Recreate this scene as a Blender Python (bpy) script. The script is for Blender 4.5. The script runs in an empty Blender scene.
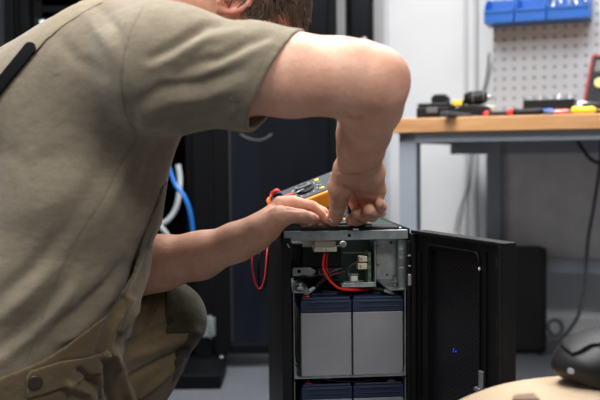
import bpy, bmesh, math, random
import numpy as np
from mathutils import Matrix, Vector
random.seed(7); rng = np.random.default_rng(11)
sc = bpy.context.scene
COL = sc.collection
R = math.radians

# ------------------------------------------------------------------ camera
CAMZ = 0.72; FOC = 900.0
PITCH = math.atan(43 / 900.0); ROLL = 0.010
CR = Matrix.Rotation(R(90) - PITCH, 3, 'X') @ Matrix.Rotation(-ROLL, 3, 'Z')
cam_d = bpy.data.cameras.new('camera'); cam = bpy.data.objects.new('camera', cam_d); COL.objects.link(cam)
cam.matrix_world = Matrix.Translation((0, 0, CAMZ)) @ CR.to_4x4()
cam_d.sensor_width = 36; cam_d.lens = FOC * 36 / 600; cam_d.clip_start = 0.05
cam_d.dof.use_dof = True; cam_d.dof.focus_distance = 1.50; cam_d.dof.aperture_fstop = 4.2
sc.camera = cam

def P(px, py, d):
    """point at distance d (metres along +Y from the camera) on the sight line of a photo position"""
    w = CR @ Vector(((px - 300) / FOC, (200 - py) / FOC, -1.0))
    t = d / w.y
    return Vector((w.x * t, d, CAMZ + w.z * t))
CRn = np.array(CR, dtype=np.float32)
def proj(X):
    q = (X - np.array([0, 0, CAMZ], np.float32)) @ CRn
    z = np.maximum(-q[:, 2], 1e-3)
    return 300 + FOC * q[:, 0] / z, 200 - FOC * q[:, 1] / z

# ------------------------------------------------------------------ materials
def lin(c):
    return tuple(((v / 255) / 12.92 if v / 255 <= 0.04045 else ((v / 255 + 0.055) / 1.055) ** 2.4) for v in c) + (1.0,)
class NT:
    def __init__(s, name):
        s.m = bpy.data.materials.new(name); s.m.use_nodes = True
        s.t = s.m.node_tree; s.b = s.t.nodes['Principled BSDF']
    def n(s, typ, **k):
        x = s.t.nodes.new(typ)
        for a, v in k.items(): setattr(x, a, v)
        return x
    def l(s, a, b): s.t.links.new(a, b)
    def coord(s, out='Object', scale=(1, 1, 1)):
        c = s.n('ShaderNodeTexCoord'); mp = s.n('ShaderNodeMapping'); mp.inputs['Scale'].default_value = scale
        s.l(c.outputs[out], mp.inputs[0]); return mp.outputs[0]
    def noise(s, scale, detail=3, co=None, rough=.55, dist=0):
        x = s.n('ShaderNodeTexNoise'); x.inputs['Scale'].default_value = scale; x.inputs['Detail'].default_value = detail
        x.inputs['Roughness'].default_value = rough; x.inputs['Distortion'].default_value = dist
        s.l(co if co is not None else s.coord(), x.inputs['Vector']); return x.outputs['Fac']
    def ramp(s, fac, stops):
        r = s.n('ShaderNodeValToRGB'); e = r.color_ramp.elements
        while len(e) < len(stops): e.new(0.5)
        for i, (p, c) in enumerate(stops): e[i].position = p; e[i].color = c
        s.l(fac, r.inputs[0]); return r.outputs['Color']
    def mix(s, fac, a, b, mode='MIX'):
        x = s.n('ShaderNodeMix', data_type='RGBA', blend_type=mode)
        for i, v in ((0, fac), (6, a), (7, b)):
            if hasattr(v, 'links'): s.l(v, x.inputs[i])
            else: x.inputs[i].default_value = v
        return x.outputs[2]
    def math(s, op, a, b=0.0, c=0.0):
        x = s.n('ShaderNodeMath', operation=op)
        for i, v in enumerate((a, b, c)):
            if hasattr(v, 'links'): s.l(v, x.inputs[i])
            else: x.inputs[i].default_value = v
        return x.outputs[0]
    def bump(s, h, strength=.3, dist=.002, prev=None):
        x = s.n('ShaderNodeBump'); x.inputs['Strength'].default_value = strength; x.inputs['Distance'].default_value = dist
        s.l(h, x.inputs['Height'])
        if prev is not None: s.l(prev, x.inputs['Normal'])
        s.l(x.outputs[0], s.b.inputs['Normal']); return x.outputs[0]
    def set(s, **k):
        for a, v in k.items(): s.b.inputs[a.replace('_', ' ')].default_value = v

def simple(name, rgb, rough=.5, metal=0.0, var=.08, scale=14, bump=0.0, bscale=300, spec=.5, coat=0):
    s = NT(name); c = lin(rgb)
    f = s.noise(scale, 4)
    lo = tuple(max(0, v * (1 - var)) for v in c[:3]) + (1,); hi = tuple(min(1, v * (1 + var)) for v in c[:3]) + (1,)
    s.l(s.ramp(f, [(.3, lo), (.7, hi)]), s.b.inputs['Base Color'])
    s.set(Roughness=rough, Metallic=metal, Specular_IOR_Level=spec, Coat_Weight=coat)
    if bump: s.bump(s.noise(bscale, 3), bump, .001)
    return s.m

M = {}
M['black_plastic'] = simple('black_plastic', (11, 11, 12), .5, spec=.3, bump=.15, bscale=900)
M['black_paint'] = simple('black_paint', (9, 9, 11), .5, spec=.25, bump=.12, bscale=1200)
M['rack_paint'] = simple('rack_paint', (7, 8, 10), .55, spec=.10)
M['black_rubber'] = simple('black_rubber', (20, 20, 21), .6)
M['grey_plastic'] = simple('grey_plastic', (90, 92, 95), .5)
M['white_plastic'] = simple('white_plastic', (215, 215, 210), .45)
M['cream_plastic'] = simple('cream_plastic', (196, 190, 168), .45)
M['battery_grey'] = simple('battery_grey', (132, 131, 135), .55, var=.05, scale=30, bump=.1, bscale=700)
M['battery_blue'] = simple('battery_blue', (24, 40, 66), .45, var=.06)
M['steel'] = simple('steel', (176, 182, 185), .38, .85, var=.12, scale=40)
M['zinc'] = simple('zinc', (150, 158, 160), .42, .75, var=.22, scale=55)
M['brass'] = simple('brass', (190, 150, 80), .35, .9)
M['bench_paint'] = simple('bench_paint', (142, 150, 160), .45, var=.04)
M['red_cable'] = simple('red_cable', (200, 28, 24), .35)
M['red_plastic'] = simple('red_plastic', (214, 48, 40), .4)
M['blue_plastic'] = simple('blue_plastic', (0, 82, 166), .4)
M['blue_cable'] = simple('blue_cable', (20, 105, 190), .4)
M['grey_cable'] = simple('grey_cable', (160, 165, 168), .45)
M['dark_cable'] = simple('dark_cable', (62, 62, 66), .5)
M['yellow_plastic'] = simple('yellow_plastic', (235, 200, 40), .45)
M['orange_plastic'] = simple('orange_plastic', (232, 140, 20), .42)
M['meter_grey'] = simple('meter_grey', (58, 64, 70), .5)
M['pcb_green'] = simple('pcb_green', (12, 48, 34), .4, var=.25, scale=90)
M['pcb_edge'] = simple('pcb_edge', (78, 98, 66), .5, var=.3, scale=120)
M['white_wall'] = simple('white_wall', (226, 228, 231), .7, var=.03, scale=3, bump=.05, bscale=120)
M['trunking'] = simple('trunking', (205, 208, 212), .5, var=.03)
M['ceiling_white'] = simple('ceiling_white', (225, 225, 222), .8)
M['tan_canvas'] = simple('tan_canvas', (166, 145, 120), .85, var=.08, scale=10, bump=.3, bscale=500)
M['brown_leather'] = simple('brown_leather', (104, 74, 52), .6)
M['black_nylon'] = simple('black_nylon', (13, 13, 14), .5, var=.3, spec=.35, scale=30, bump=.4, bscale=350)
M['button_bronze'] = simple('button_bronze', (62, 54, 44), .4, .5)
M['white_paper'] = simple('white_paper', (222, 222, 215), .7)
M['boot_leather'] = simple('boot_leather', (40, 33, 28), .55, var=.2)

def wood():
    s = NT('beech_wood')
    f = s.noise(2.5, 6, s.coord('Object', (1.2, 14, 14)), .6, .6)
    s.l(s.ramp(f, [(.3, lin((176, 124, 78))), (.7, lin((214, 164, 112)))]), s.b.inputs['Base Color']); s.set(Roughness=.5)
    return s.m
M['wood'] = wood()
def floor_mat():
    s = NT('epoxy_floor')
    f = s.noise(1.6, 5); g = s.noise(60, 3)
    c = s.ramp(f, [(.3, lin((74, 77, 83))), (.7, lin((96, 99, 105)))])
    c = s.mix(.25, c, s.ramp(g, [(.35, lin((64, 68, 74))), (.65, lin((106, 108, 114)))]))
    s.l(c, s.b.inputs['Base Color']); s.set(Roughness=.42); return s.m
M['floor'] = floor_mat()
def dots(name, base, hole, pitch, rad, soft, rough, metal=0, hexa=False, axes=(0, 2)):
    """regular perforations, procedural from object coordinates"""
    s = NT(name); c = s.n('ShaderNodeTexCoord'); sx = s.n('ShaderNodeSeparateXYZ'); s.l(c.outputs['Object'], sx.inputs[0])
    u = s.math('DIVIDE', sx.outputs[axes[0]], pitch); v = s.math('DIVIDE', sx.outputs[axes[1]], pitch * (.866 if hexa else 1))
    if hexa:
        odd = s.math('MODULO', s.math('ABSOLUTE', s.math('FLOOR', v)), 2.0)
        u = s.math('ADD', u, s.math('MULTIPLY', odd, .5))
    fu = s.math('SUBTRACT', s.math('FRACT', u), .5); fv = s.math('SUBTRACT', s.math('FRACT', v), .5)
    r = s.math('SQRT', s.math('ADD', s.math('MULTIPLY', fu, fu), s.math('MULTIPLY', fv, fv)))
    mk = s.n('ShaderNodeMapRange'); mk.interpolation_type = 'SMOOTHSTEP'
    s.l(r, mk.inputs[0]); mk.inputs[1].default_value = rad - soft; mk.inputs[2].default_value = rad + soft
    mk.inputs[3].default_value = 0; mk.inputs[4].default_value = 1
    s.l(s.mix(mk.outputs[0], lin(hole), lin(base)), s.b.inputs['Base Color'])
    s.set(Roughness=rough, Metallic=metal); s.bump(mk.outputs[0], .6, .001)
    return s.m
M['pegboard'] = dots('perforated_steel', (172, 179, 187), (132, 138, 145), .0365, .20, .03, .45)
M['door_mesh'] = dots('door_mesh', (40, 41, 45), (3, 3, 4), .0042, .36, .06, .35, .4, True, axes=(0, 2))
M['rack_mesh'] = dots('rack_mesh', (30, 34, 42), (6, 7, 9), .009, .33, .05, .35, .2, True)
def glass():
    s = NT('smoked_glass'); f = s.noise(2.2, 3, s.coord('Object', (1, 1, .35)), .6, 1.2)
    s.l(s.ramp(f, [(.35, lin((7, 9, 13))), (.7, lin((18, 23, 31)))]), s.b.inputs['Base Color'])
    s.set(Roughness=.25, Specular_IOR_Level=.2); return s.m
M['smoked_glass'] = glass()
def emit(name, rgb, st):
    s = NT(name); s.set(Base_Color=lin(rgb), Emission_Color=lin(rgb), Emission_Strength=st); return s.m
M['led_blue'] = emit('led_blue', (20, 60, 200), .5)
M['led_white'] = emit('led_white', (190, 225, 235), 1.2)
M['led_violet'] = emit('led_violet', (90, 110, 220), .8)
M['lamp_panel'] = emit('lamp_panel', (245, 248, 255), 4)

# ------------------------------------------------------------------ objects
WM = {}   # world matrices of the things
def props(o, label=None, cat=None, group=None, kind=None):
    for k, v in (('label', label), ('category', cat), ('group', group), ('kind', kind)):
        if v: o[k] = v
    return o
def thing(name, label, cat, mat=None, group=None):
    o = bpy.data.objects.new(name, None); COL.objects.link(o)
    o.empty_display_size = .05
    mat = mat or Matrix.Identity(4)
    if not isinstance(mat, Matrix): mat = Matrix.Translation(mat)
    o.matrix_world = mat; WM[o.name] = mat.copy()
    return props(o, label, cat, group)
def frame(origin, yaw):
    return Matrix.Translation(origin) @ Matrix.Rotation(R(yaw), 4, 'Z')

class MB:
    def __init__(s): s.bm = bmesh.new(); s.xf = None
    def _v(s, c):
        c = Vector(c)
        return s.bm.verts.new(s.xf @ c if s.xf else c)
    def box(s, x0, x1, y0, y1, z0, z1):
        v = [s._v((x, y, z)) for x in (x0, x1) for y in (y0, y1) for z in (z0, z1)]
        for f in ((0, 1, 3, 2), (4, 6, 7, 5), (0, 4, 5, 1), (2, 3, 7, 6), (0, 2, 6, 4), (1, 5, 7, 3)):
            s.bm.faces.new([v[i] for i in f])
        return s
    def hexa(s, pts):
        """8 points: bottom loop of 4 then top loop of 4"""
        v = [s._v(p) for p in pts]
        for f in ((3, 2, 1, 0), (4, 5, 6, 7), (0, 1, 5, 4), (1, 2, 6, 5), (2, 3, 7, 6), (3, 0, 4, 7)):
            s.bm.faces.new([v[i] for i in f])
        return s
    def prism(s, poly, a0, a1, axis='y'):
        """extrude a 2D polygon along an axis"""
        def co(p, a): return {'y': (p[0], a, p[1]), 'z': (p[0], p[1], a), 'x': (a, p[0], p[1])}[axis]
        A = [s._v(co(p, a0)) for p in poly]; B = [s._v(co(p, a1)) for p in poly]; n = len(poly)
        s.bm.faces.new(A); s.bm.faces.new(B[::-1])
        for i in range(n): s.bm.faces.new((A[i], B[i], B[(i + 1) % n], A[(i + 1) % n]))
        return s
    def tube(s, pts, r, seg=10, caps=True, sub=0):
        pts = [Vector(p) for p in pts]
        if sub: pts = smooth_path(pts, sub)
        rr = list(r) if hasattr(r, '__len__') else [r] * len(pts)
        if len(rr) != len(pts): rr = list(np.interp(np.linspace(0, 1, len(pts)), np.linspace(0, 1, len(rr)), rr))
        rings = []; up = None
        for i, p in enumerate(pts):
            t = (pts[min(i + 1, len(pts) - 1)] - pts[max(i - 1, 0)]).normalized()
            if up is None:
                up = Vector((0, 0, 1)) if abs(t.z) < .9 else Vector((1, 0, 0))
            u = (up - t * up.dot(t)).normalized(); w = t.cross(u); up = u
            rings.append([s._v(p + (u * math.cos(k * 2 * math.pi / seg) + w * math.sin(k * 2 * math.pi / seg)) * rr[i]) for k in range(seg)])
        for a, b in zip(rings, rings[1:]):
            for k in range(seg):
                f = s.bm.faces.new((a[k], a[(k + 1) % seg], b[(k + 1) % seg], b[k])); f.smooth = True
        if caps: s.bm.faces.new(rings[0][::-1]); s.bm.faces.new(rings[-1])
        return s
    def cyl(s, a, b, r, seg=20): return s.tube([a, b], r, seg)
    def lathe(s, prof, seg=24, c=(0, 0, 0), ax='z'):
        rings = []
        for (r, h) in prof:
            ring = []
            for k in range(seg):
                a = k * 2 * math.pi / seg; x, y = r * math.cos(a), r * math.sin(a)
                q = {'z': (x, y, h), 'y': (x, h, y), 'x': (h, x, y)}[ax]
                ring.append(s._v((q[0] + c[0], q[1] + c[1], q[2] + c[2])))
            rings.append(ring)
        for a, b in zip(rings, rings[1:]):
            for k in range(seg):
                f = s.bm.faces.new((a[k], a[(k + 1) % seg], b[(k + 1) % seg], b[k])); f.smooth = True
        s.bm.faces.new(rings[0][::-1]); s.bm.faces.new(rings[-1]); return s
    def ball(s, c, rx, ry=None, rz=None, n=12):
        ry = ry or rx; rz = rz or rx
        prof = [(math.sin(math.pi * i / n), -math.cos(math.pi * i / n)) for i in range(n + 1)]
        prof[0] = (.02, -1); prof[-1] = (.02, 1)
        old = s.xf; m = Matrix.Translation(c) @ Matrix.Diagonal((rx, ry, rz, 1)); s.xf = (old @ m) if old else m
        s.lathe(prof, 2 * n); s.xf = old; return s
    def build(s, name, mat, parent=None, bevel=0.0, seg=2, world=False, subsurf=0):
        """link as one mesh; with world=True the points are world points even under a parent"""
        bm = s.bm; bmesh.ops.recalc_face_normals(bm, faces=bm.faces)
        me = bpy.data.meshes.new(name)
        if parent is None:
            co = [v.co for v in bm.verts]
            c = Vector(((min(v.x for v in co) + max(v.x for v in co)) / 2, (min(v.y for v in co) + max(v.y for v in co)) / 2, min(v.z for v in co)))
            bmesh.ops.translate(bm, verts=bm.verts, vec=-c)
        elif world:
            bmesh.ops.transform(bm, matrix=abs_m(parent).inverted(), verts=bm.verts)
        bm.to_mesh(me); bm.free()
        o = bpy.data.objects.new(name, me); COL.objects.link(o); me.materials.append(M[mat] if isinstance(mat, str) else mat)
        if parent is None: o.location = c
        else: o.parent = parent
        if bevel:
            b = o.modifiers.new('bevel', 'BEVEL'); b.width = bevel; b.segments = seg; b.limit_method = 'ANGLE'; b.angle_limit = R(40)
        if subsurf:
            b = o.modifiers.new('sub', 'SUBSURF'); b.levels = b.render_levels = subsurf
            for p in me.polygons: p.use_smooth = True
        return o
def abs_m(o):
    m = Matrix.Identity(4)
    while o is not None:
        if o.name in WM: return WM[o.name] @ m
        m = o.matrix_basis @ m; o = o.parent
    return m
def smooth_path(pts, sub):
    out = []; n = len(pts)
    for i in range(n - 1):
        p0, p1, p2, p3 = pts[max(i - 1, 0)], pts[i], pts[i + 1], pts[min(i + 2, n - 1)]
        for k in range(sub):
            t = k / sub
            out.append(.5 * ((2 * p1) + (p2 - p0) * t + (2 * p0 - 5 * p1 + 4 * p2 - p3) * t * t + (3 * p1 - p0 - 3 * p2 + p3) * t ** 3))
    out.append(pts[-1]); return out
def kids(o): return [c for c in bpy.data.objects if c.parent == o]
def copy_tree(o, mat=None, parent=None):
    c = o.copy(); COL.objects.link(c); c.parent = parent
    if mat is not None: c.matrix_world = mat; WM[c.name] = mat.copy()
    for ch in kids(o): copy_tree(ch, None, c)
    return c
def rrect(x0, x1, z0, z1, r, n=5):
    out = []
    for cx, cz, a0 in ((x1 - r, z1 - r, 0), (x0 + r, z1 - r, 90), (x0 + r, z0 + r, 180), (x1 - r, z0 + r, 270)):
        for k in range(n + 1):
            a = R(a0 + 90 * k / n); out.append((cx + r * math.cos(a), cz + r * math.sin(a)))
    return out
# ------------------------------------------------------------------ the room
YB = -22.0
BO = P(397, 300, 2.75); BF = frame((BO.x, BO.y, 0), YB)      # bench frame: x along its front edge, y towards the wall
def struct(mb, name, mat, parent=None, **k):
    o = mb.build(name, mat, parent, **k)
    if parent is None: props(o, kind='structure')
    return o
m = MB(); m.box(-2.6, 3.2, -1.2, 6.0, -.02, 0); struct(m, 'floor', 'floor')
m = MB(); m.xf = BF; m.box(-3.6, 2.0, 1.05, 1.15, 0, 2.8); struct(m, 'wall_back', 'white_wall')
m = MB(); m.box(-2.7, -2.6, -1.2, 6.0, 0, 2.8); struct(m, 'wall_left', 'white_wall')
def wallx(px):
    a = BF.inverted() @ P(px, 80, 1.0); b = BF.inverted() @ P(px, 80, 5.0); t = (1.03 - a.y) / (b.y - a.y); return (a + (b - a) * t).x
TX1, TX2 = wallx(464), wallx(474)
m = MB(); m.xf = BF; m.box(TX1, TX1 + .014, 1.03, 1.0495, 0, 2.8); struct(m, 'trim_1', 'trunking', bevel=.003)
m = MB(); m.xf = BF; m.box(TX2, TX2 + .014, 1.02, 1.0495, 0, 2.8); struct(m, 'trim_2', 'trunking', bevel=.003)
m = MB(); m.xf = BF; m.box(-2.5, 2.0, 1.035, 1.0495, 0, .07); struct(m, 'baseboard_back', 'trunking', bevel=.003)

m = MB(); m.xf = BF; m.box(wallx(374), wallx(388), .99, 1.0495, 0, 2.8); struct(m, 'trim_3', 'trunking', bevel=.004)
# ceiling lamps above the frame for the room's light, plus one added fill lamp
def ceiling_lamp(x, y, w, h, pw, label):
    t = thing('ceiling_lamp', label, 'ceiling lamp', (x, y, 2.5), 'flat lamps under the ceiling')
    f = MB(); f.box(-w / 2 - .02, w / 2 + .02, -h / 2 - .02, h / 2 + .02, .004, .05); f.build('lamp_housing', 'white_plastic', t, .004)
    f = MB(); f.box(-w / 2, w / 2, -h / 2, h / 2, -.002, .0035); f.build('diffuser', 'lamp_panel', t)
    L = bpy.data.lights.new('lamp_light', 'AREA'); L.shape = 'RECTANGLE'; L.size = w; L.size_y = h; L.energy = pw; L.color = (1, .985, .96)
    lo = bpy.data.objects.new('lamp_light', L); COL.objects.link(lo); lo.parent = t; lo.location = (0, 0, -.01)
ceiling_lamp(-.15, 1.75, .6, 1.2, 52, 'flat ceiling lamp above the open black power supply')
ceiling_lamp(-.8, .5, .6, 1.2, 34, 'flat ceiling lamp above and behind the crouching man')
ceiling_lamp(1.0, -.45, 1.2, .6, 46, 'added flat fill lamp behind the camera, above the open floor')  # unseen fill lamp, added to brighten the battery fronts from the camera side
ceiling_lamp(1.1, 2.6, 1.2, .6, 38, 'flat ceiling lamp above the wooden workbench')

w = bpy.data.worlds.new('world'); sc.world = w; w.use_nodes = True
bg = w.node_tree.nodes['Background']; bg.inputs[0].default_value = (.93, .96, 1, 1); bg.inputs[1].default_value = .16

# ------------------------------------------------------------------ workbench
TOPZ = P(397, 118.5, 2.75).z
bench = thing('workbench', 'workbench with thick beech top and grey steel legs against white wall', 'workbench', BF)
MB().box(-.01, 1.55, 0, .8, TOPZ - .044, TOPZ).build('worktop', 'wood', bench, .003)
m = MB(); m.box(0, 1.5, .03, .06, TOPZ - .074, TOPZ - .044); m.box(0, .03, .03, .78, TOPZ - .074, TOPZ - .044); m.box(0, 1.5, .75, .78, TOPZ - .11, TOPZ - .044)
m.build('frame_rail', 'bench_paint', bench, .002)
for (x, y) in ((0, .03), (.14, .73), (1.45, .03), (1.45, .73)):
    m = MB(); m.box(x, x + .055, y, y + .055, .02, TOPZ - .044)
    lg = m.build('leg', 'bench_paint', bench, .003)
    MB().box(x - .01, x + .065, y - .01, y + .065, 0, .02).build('foot_plate', 'black_rubber', lg, .002)
MB().box(.196, 1.45, .74, .775, .285, .335).build('stretcher', 'bench_paint', bench, .003)
m = MB(); m.box(.196, 1.45, .7755, .785, .335, TOPZ - .11); m.build('back_panel', simple('panel_grey', (205, 205, 207), .6), bench)
# uprights carrying the perforated panel
for x in (.165, 1.45):
    MB().box(x + .02, x + .05, .786, .812, TOPZ - .05, 2.0).build('upright', 'bench_paint', bench, .002)
pb = thing('pegboard', 'grey perforated steel tool panel standing behind the workbench', 'pegboard', BF)
m = MB(); m.prism(rrect(.160, 1.52, TOPZ + .004, 1.95, .01), .768, .784, 'y'); m.build('panel', 'pegboard', pb)
m = MB(); m.box(.160, 1.52, .762, .7678, TOPZ + .004, TOPZ + .02); m.build('folded_edge', 'bench_paint', pb)

def bpt(px, py, yl):
    """bench-frame point on the sight line at bench depth yl"""
    a = P(px, py, 1.0); b = P(px, py, 4.0); inv = BF.inverted(); a = inv @ a; b = inv @ b
    t = (yl - a.y) / (b.y - a.y); return a + (b - a) * t
# blue bins, open at the front
def bin_thing(x0, x1, z0, label):
    W = x1 - x0; D = .13; H = .105; T = .004
    t = thing('storage_bin', label, 'storage bin', BF @ Matrix.Translation((x0, .762 - D, z0)), 'blue bins on the tool panel')
    m = MB(); m.box(.001, W - .001, 0, D, 0, T); m.box(.001, W - .001, D - T, D, T, .1); m.box(.001, W - .001, 0, T, T, .046)
    for a in (.001, W - .001 - T):
        m.prism([(T, T), (D - T, T), (D - T, .098), (D - .03, .1), (.05, .09), (.02, .07), (T, .05)], a, a + T, 'x')
    m.build('bin_body', 'blue_plastic', t, .0015)
    m = MB(); m.box(.004, W - .004, -.004, -.0005, .036, .045); m.build('rim', 'blue_plastic', t, .001)
    m = MB(); m.box(W * .3, W * .7, D + .0003, D + .005, .045, .06); m.build('hanging_hook', 'blue_plastic', t, .001)
    return t
c0 = bpt(484, 24, .64); c1 = bpt(514, 24, .64); c2 = bpt(546, 24, .64); c3 = bpt(590, 24, .64)
bin_thing(c0.x, c1.x, c0.z, 'left blue open bin hanging on the grey perforated panel')
bin_thing(c1.x + .002, c2.x, c0.z, 'middle blue open bin hanging on the grey perforated panel')
bin_thing(c2.x + .002, c3.x, c0.z, 'right blue open bin holding small metal parts')
for k in range(9):
    x = c2.x + .02 + (c3.x - c2.x - .04) * (k % 5) / 4; y = .68 + .03 * (k // 5)
    m = MB(); a = BF @ Vector((x, y, c0.z + .045 + .012 * (k % 3))); b = BF @ Vector((x + random.uniform(-.01, .01), y + .02, c0.z + .07 + .008 * (k % 2)))
    m.cyl(a, b, .007, 6); o = m.build('bolt', 'steel'); props(o, 'small bare metal bolt heaped in the right blue bin', 'bolt', 'metal parts heaped in the right blue bin')

# ---- things on the bench
BT = TOPZ + .0005
def on_bench(px, yl, py=112): v = bpt(px, py, yl); return v.x
def bthing(name, label, cat, px, yl, rz=0, group=None):
    return thing(name, label, cat, BF @ Matrix.Translation((on_bench(px, yl), yl, BT)) @ Matrix.Rotation(R(rz), 4, 'Z'), group)
# black tool case
t = bthing('tool_case', 'low black plastic tool case at the left end of the bench', 'case', 416, .14)
MB().box(0, .105, 0, .14, 0, .040).build('case_body', 'black_plastic', t, .006)
MB().box(.002, .103, .002, .138, .0405, .052).build('lid', 'black_plastic', t, .006)
MB().box(.035, .07, -.008, -.0005, .02, .038).build('latch', 'grey_plastic', t, .002)
t2 = thing('battery_charger', 'small black charger block sitting on the low tool case', 'charger', BF @ Matrix.Translation((on_bench(431, .2), .2, BT + .0525)))
MB().prism([(0, 0), (.05, 0), (.05, .022), (.04, .028), (.008, .028), (0, .02)], 0, .06).build('charger_body', 'black_plastic', t2, .003)
MB().box(.008, .042, .01, .05, .0283, .031).build('contact_bay', 'grey_plastic', t2, .001)
# cordless power tool lying on its side
t = bthing('power_tool', 'black cordless power tool with yellow label on the bench', 'power tool', 452, .18)
m = MB(); m.prism([(0, .0), (.12, .0), (.125, .012), (.11, .04), (.07, .046), (.03, .044), (0, .03)], 0, .055); m.build('tool_body', 'black_plastic', t, .008, 3)
m = MB(); m.tube([(.035, .03, .066), (.05, .03, .066), (.09, .03, .068), (.105, .03, .068)], [.016, .022, .022, .015], 16); m.build('motor_housing', 'black_plastic', t)
m = MB(); m.cyl((.062, .03, .067), (.066, .03, .067), .0228, 18); m.cyl((.096, .03, .068), (.099, .03, .068), .021, 18); m.build('steel_ring', 'grey_plastic', t)
MB().box(.0, .034, .004, .05, .043, .060).build('gear_case', 'black_plastic', t, .004)
MB().box(.002, .032, .0005, .0037, .044, .060).build('label_plate', 'yellow_plastic', t, .002)
MB().tube([(.105, .03, .068), (.12, .03, .067)], [.009, .006], 12).build('chuck', 'steel', t)
# knife handle over the edge
t = thing('putty_knife', 'dark grey putty knife handle sticking over the bench edge', 'putty knife', BF @ Matrix.Translation((on_bench(442, -.0), 0, BT)))
m = MB(); m.hexa([(0, -.03, 0), (.03, -.045, 0), (.075, .08, 0), (.055, .09, 0), (0, -.03, .016), (.03, -.045, .016), (.075, .08, .012), (.055, .09, .012)]); m.build('knife_handle', 'meter_grey', t, .004)
m = MB(); m.hexa([(.055, .09, .004), (.075, .081, .004), (.14, .17, .004), (.09, .19, .004), (.055, .09, .006), (.075, .081, .006), (.14, .17, .006), (.09, .19, .006)]); m.build('blade', 'steel', t)
# screwdrivers
def screwdriver(px, yl, rz, hm, em, label, L=.09, shaft=.1):
    t = bthing('screwdriver', label, 'screwdriver', px, yl, rz, 'screwdrivers on the workbench')
    r = .0115
    MB().tube([(.012, 0, r), (.025, 0, r), (.04, 0, r), (L, 0, r), (L + .012, 0, r)], [.009, r, r * .85, r, .006], 12).build('handle', hm, t)
    MB().ball((.008, 0, r + .001), .0115).build('end_cap', em, t)
    MB().tube([(L + .0125, 0, r), (L + shaft, 0, r)], .003, 8).build('shaft', 'steel', t)
screwdriver(484, .17, 4, 'black_plastic', 'red_plastic', 'black screwdriver with round red end, nearest the power tool')
screwdriver(508, .07, 3, 'black_plastic', 'red_plastic', 'black screwdriver with red end beside the blue screwdriver')
screwdriver(530, .10, 3, 'blue_plastic', 'blue_plastic', 'blue handled screwdriver lying on the bench', .06, .08)
screwdriver(549, .16, -4, 'red_plastic', 'white_plastic', 'red handled screwdriver with white end in front of the black box', .05, .05)
screwdriver(572, .05, 3, 'yellow_plastic', 'yellow_plastic', 'yellow handled screwdriver lying at the right of the bench', .055, .1)
# parts box
t = bthing('parts_tray', 'long black tray full of metal parts on the bench', 'tray', 523, .42)
m = MB(); m.box(0, .165, 0, .1, 0, .004); m.box(0, .165, 0, .004, .004, .068); m.box(0, .165, .096, .1, .004, .068); m.box(0, .004, .004, .096, .004, .068); m.box(.161, .165, .004, .096, .004, .068)
m.build('tray_body', 'black_plastic', t, .0015)
for k in range(9):
    x = .018 + .016 * k
    m = MB(); m.xf = WM[t.name]
    m.tube([(x, .02 + .008 * (k % 3), .006), (x + .006, .03 + .01 * (k % 2), .04), (x + .014 * (1 if k % 2 else -.4), .05, .076 + .007 * (k % 3))], .0046, 8)
    props(m.build('drill_bit', 'steel'), 'steel drill bit sticking up in the long black tray', 'drill bit', 'metal bits in the black tray')
t = bthing('tape_roll', 'white and silver tape roll right of the black tray', 'tape', 572, .52)
m = MB(); m.lathe([(.014, -.014), (.031, -.014), (.033, -.01), (.033, .01), (.031, .014), (.014, .014)], 28, (.03, .03, .0335), 'y'); m.build('tape_ring', 'white_plastic', t)
t = bthing('wire_box', 'small black box right of the white tape roll', 'box', 578, .44)
MB().box(.01, .075, 0, .06, 0, .048).build('box_body', 'black_plastic', t, .003)
MB().box(.012, .073, .002, .058, .0483, .053).build('lid', 'meter_grey', t, .002)
t = bthing('paint_tub', 'small white plastic tub behind the red tipped screwdriver', 'tub', 482, .5)
m = MB(); m.lathe([(.018, 0), (.022, .048), (.022, .05)], 20, (.02, .02, 0)); m.build('tub_body', 'white_plastic', t)
m = MB(); m.lathe([(.0235, .0503), (.0235, .056), (.02, .058)], 20, (.02, .02, 0)); m.build('lid', 'white_plastic', t)
# red edged tester leaning on the panel
v = bpt(578, 108, .60)
t = thing('tester', 'black tester with red rubber edge standing against the perforated panel', 'tester', BF @ Matrix.Translation((v.x, .66, BT + .008)) @ Matrix.Rotation(R(-10), 4, 'X') @ Matrix.Rotation(R(9), 4, 'Y'))
m = MB(); m.prism(rrect(0, .10, 0, .240, .014), .0, .034); m.build('rubber_holster', simple('holster_red', (158, 38, 46), .6), t, .003)
m = MB(); m.prism(rrect(.009, .091, .009, .231, .008), -.006, -.0003); m.build('face_plate', 'black_plastic', t, .001)
m = MB(); m.box(.02, .08, -.0085, -.0063, .175, .215); m.build('display', 'grey_plastic', t, .001)
m = MB(); m.lathe([(.015, -.014), (.018, -.012), (.018, -.0063)], 24, (.045, 0, .135), 'y'); m.build('dial', simple('dial_cream', (210, 195, 130), .5), t)
for k in range(8):
    m = MB(); m.box(.02 + .018 * (k % 4), .031 + .018 * (k % 4), -.009, -.0063, .03 + .024 * (k // 4), .042 + .024 * (k // 4)); m.build('button', 'grey_plastic', t, .001)

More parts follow.
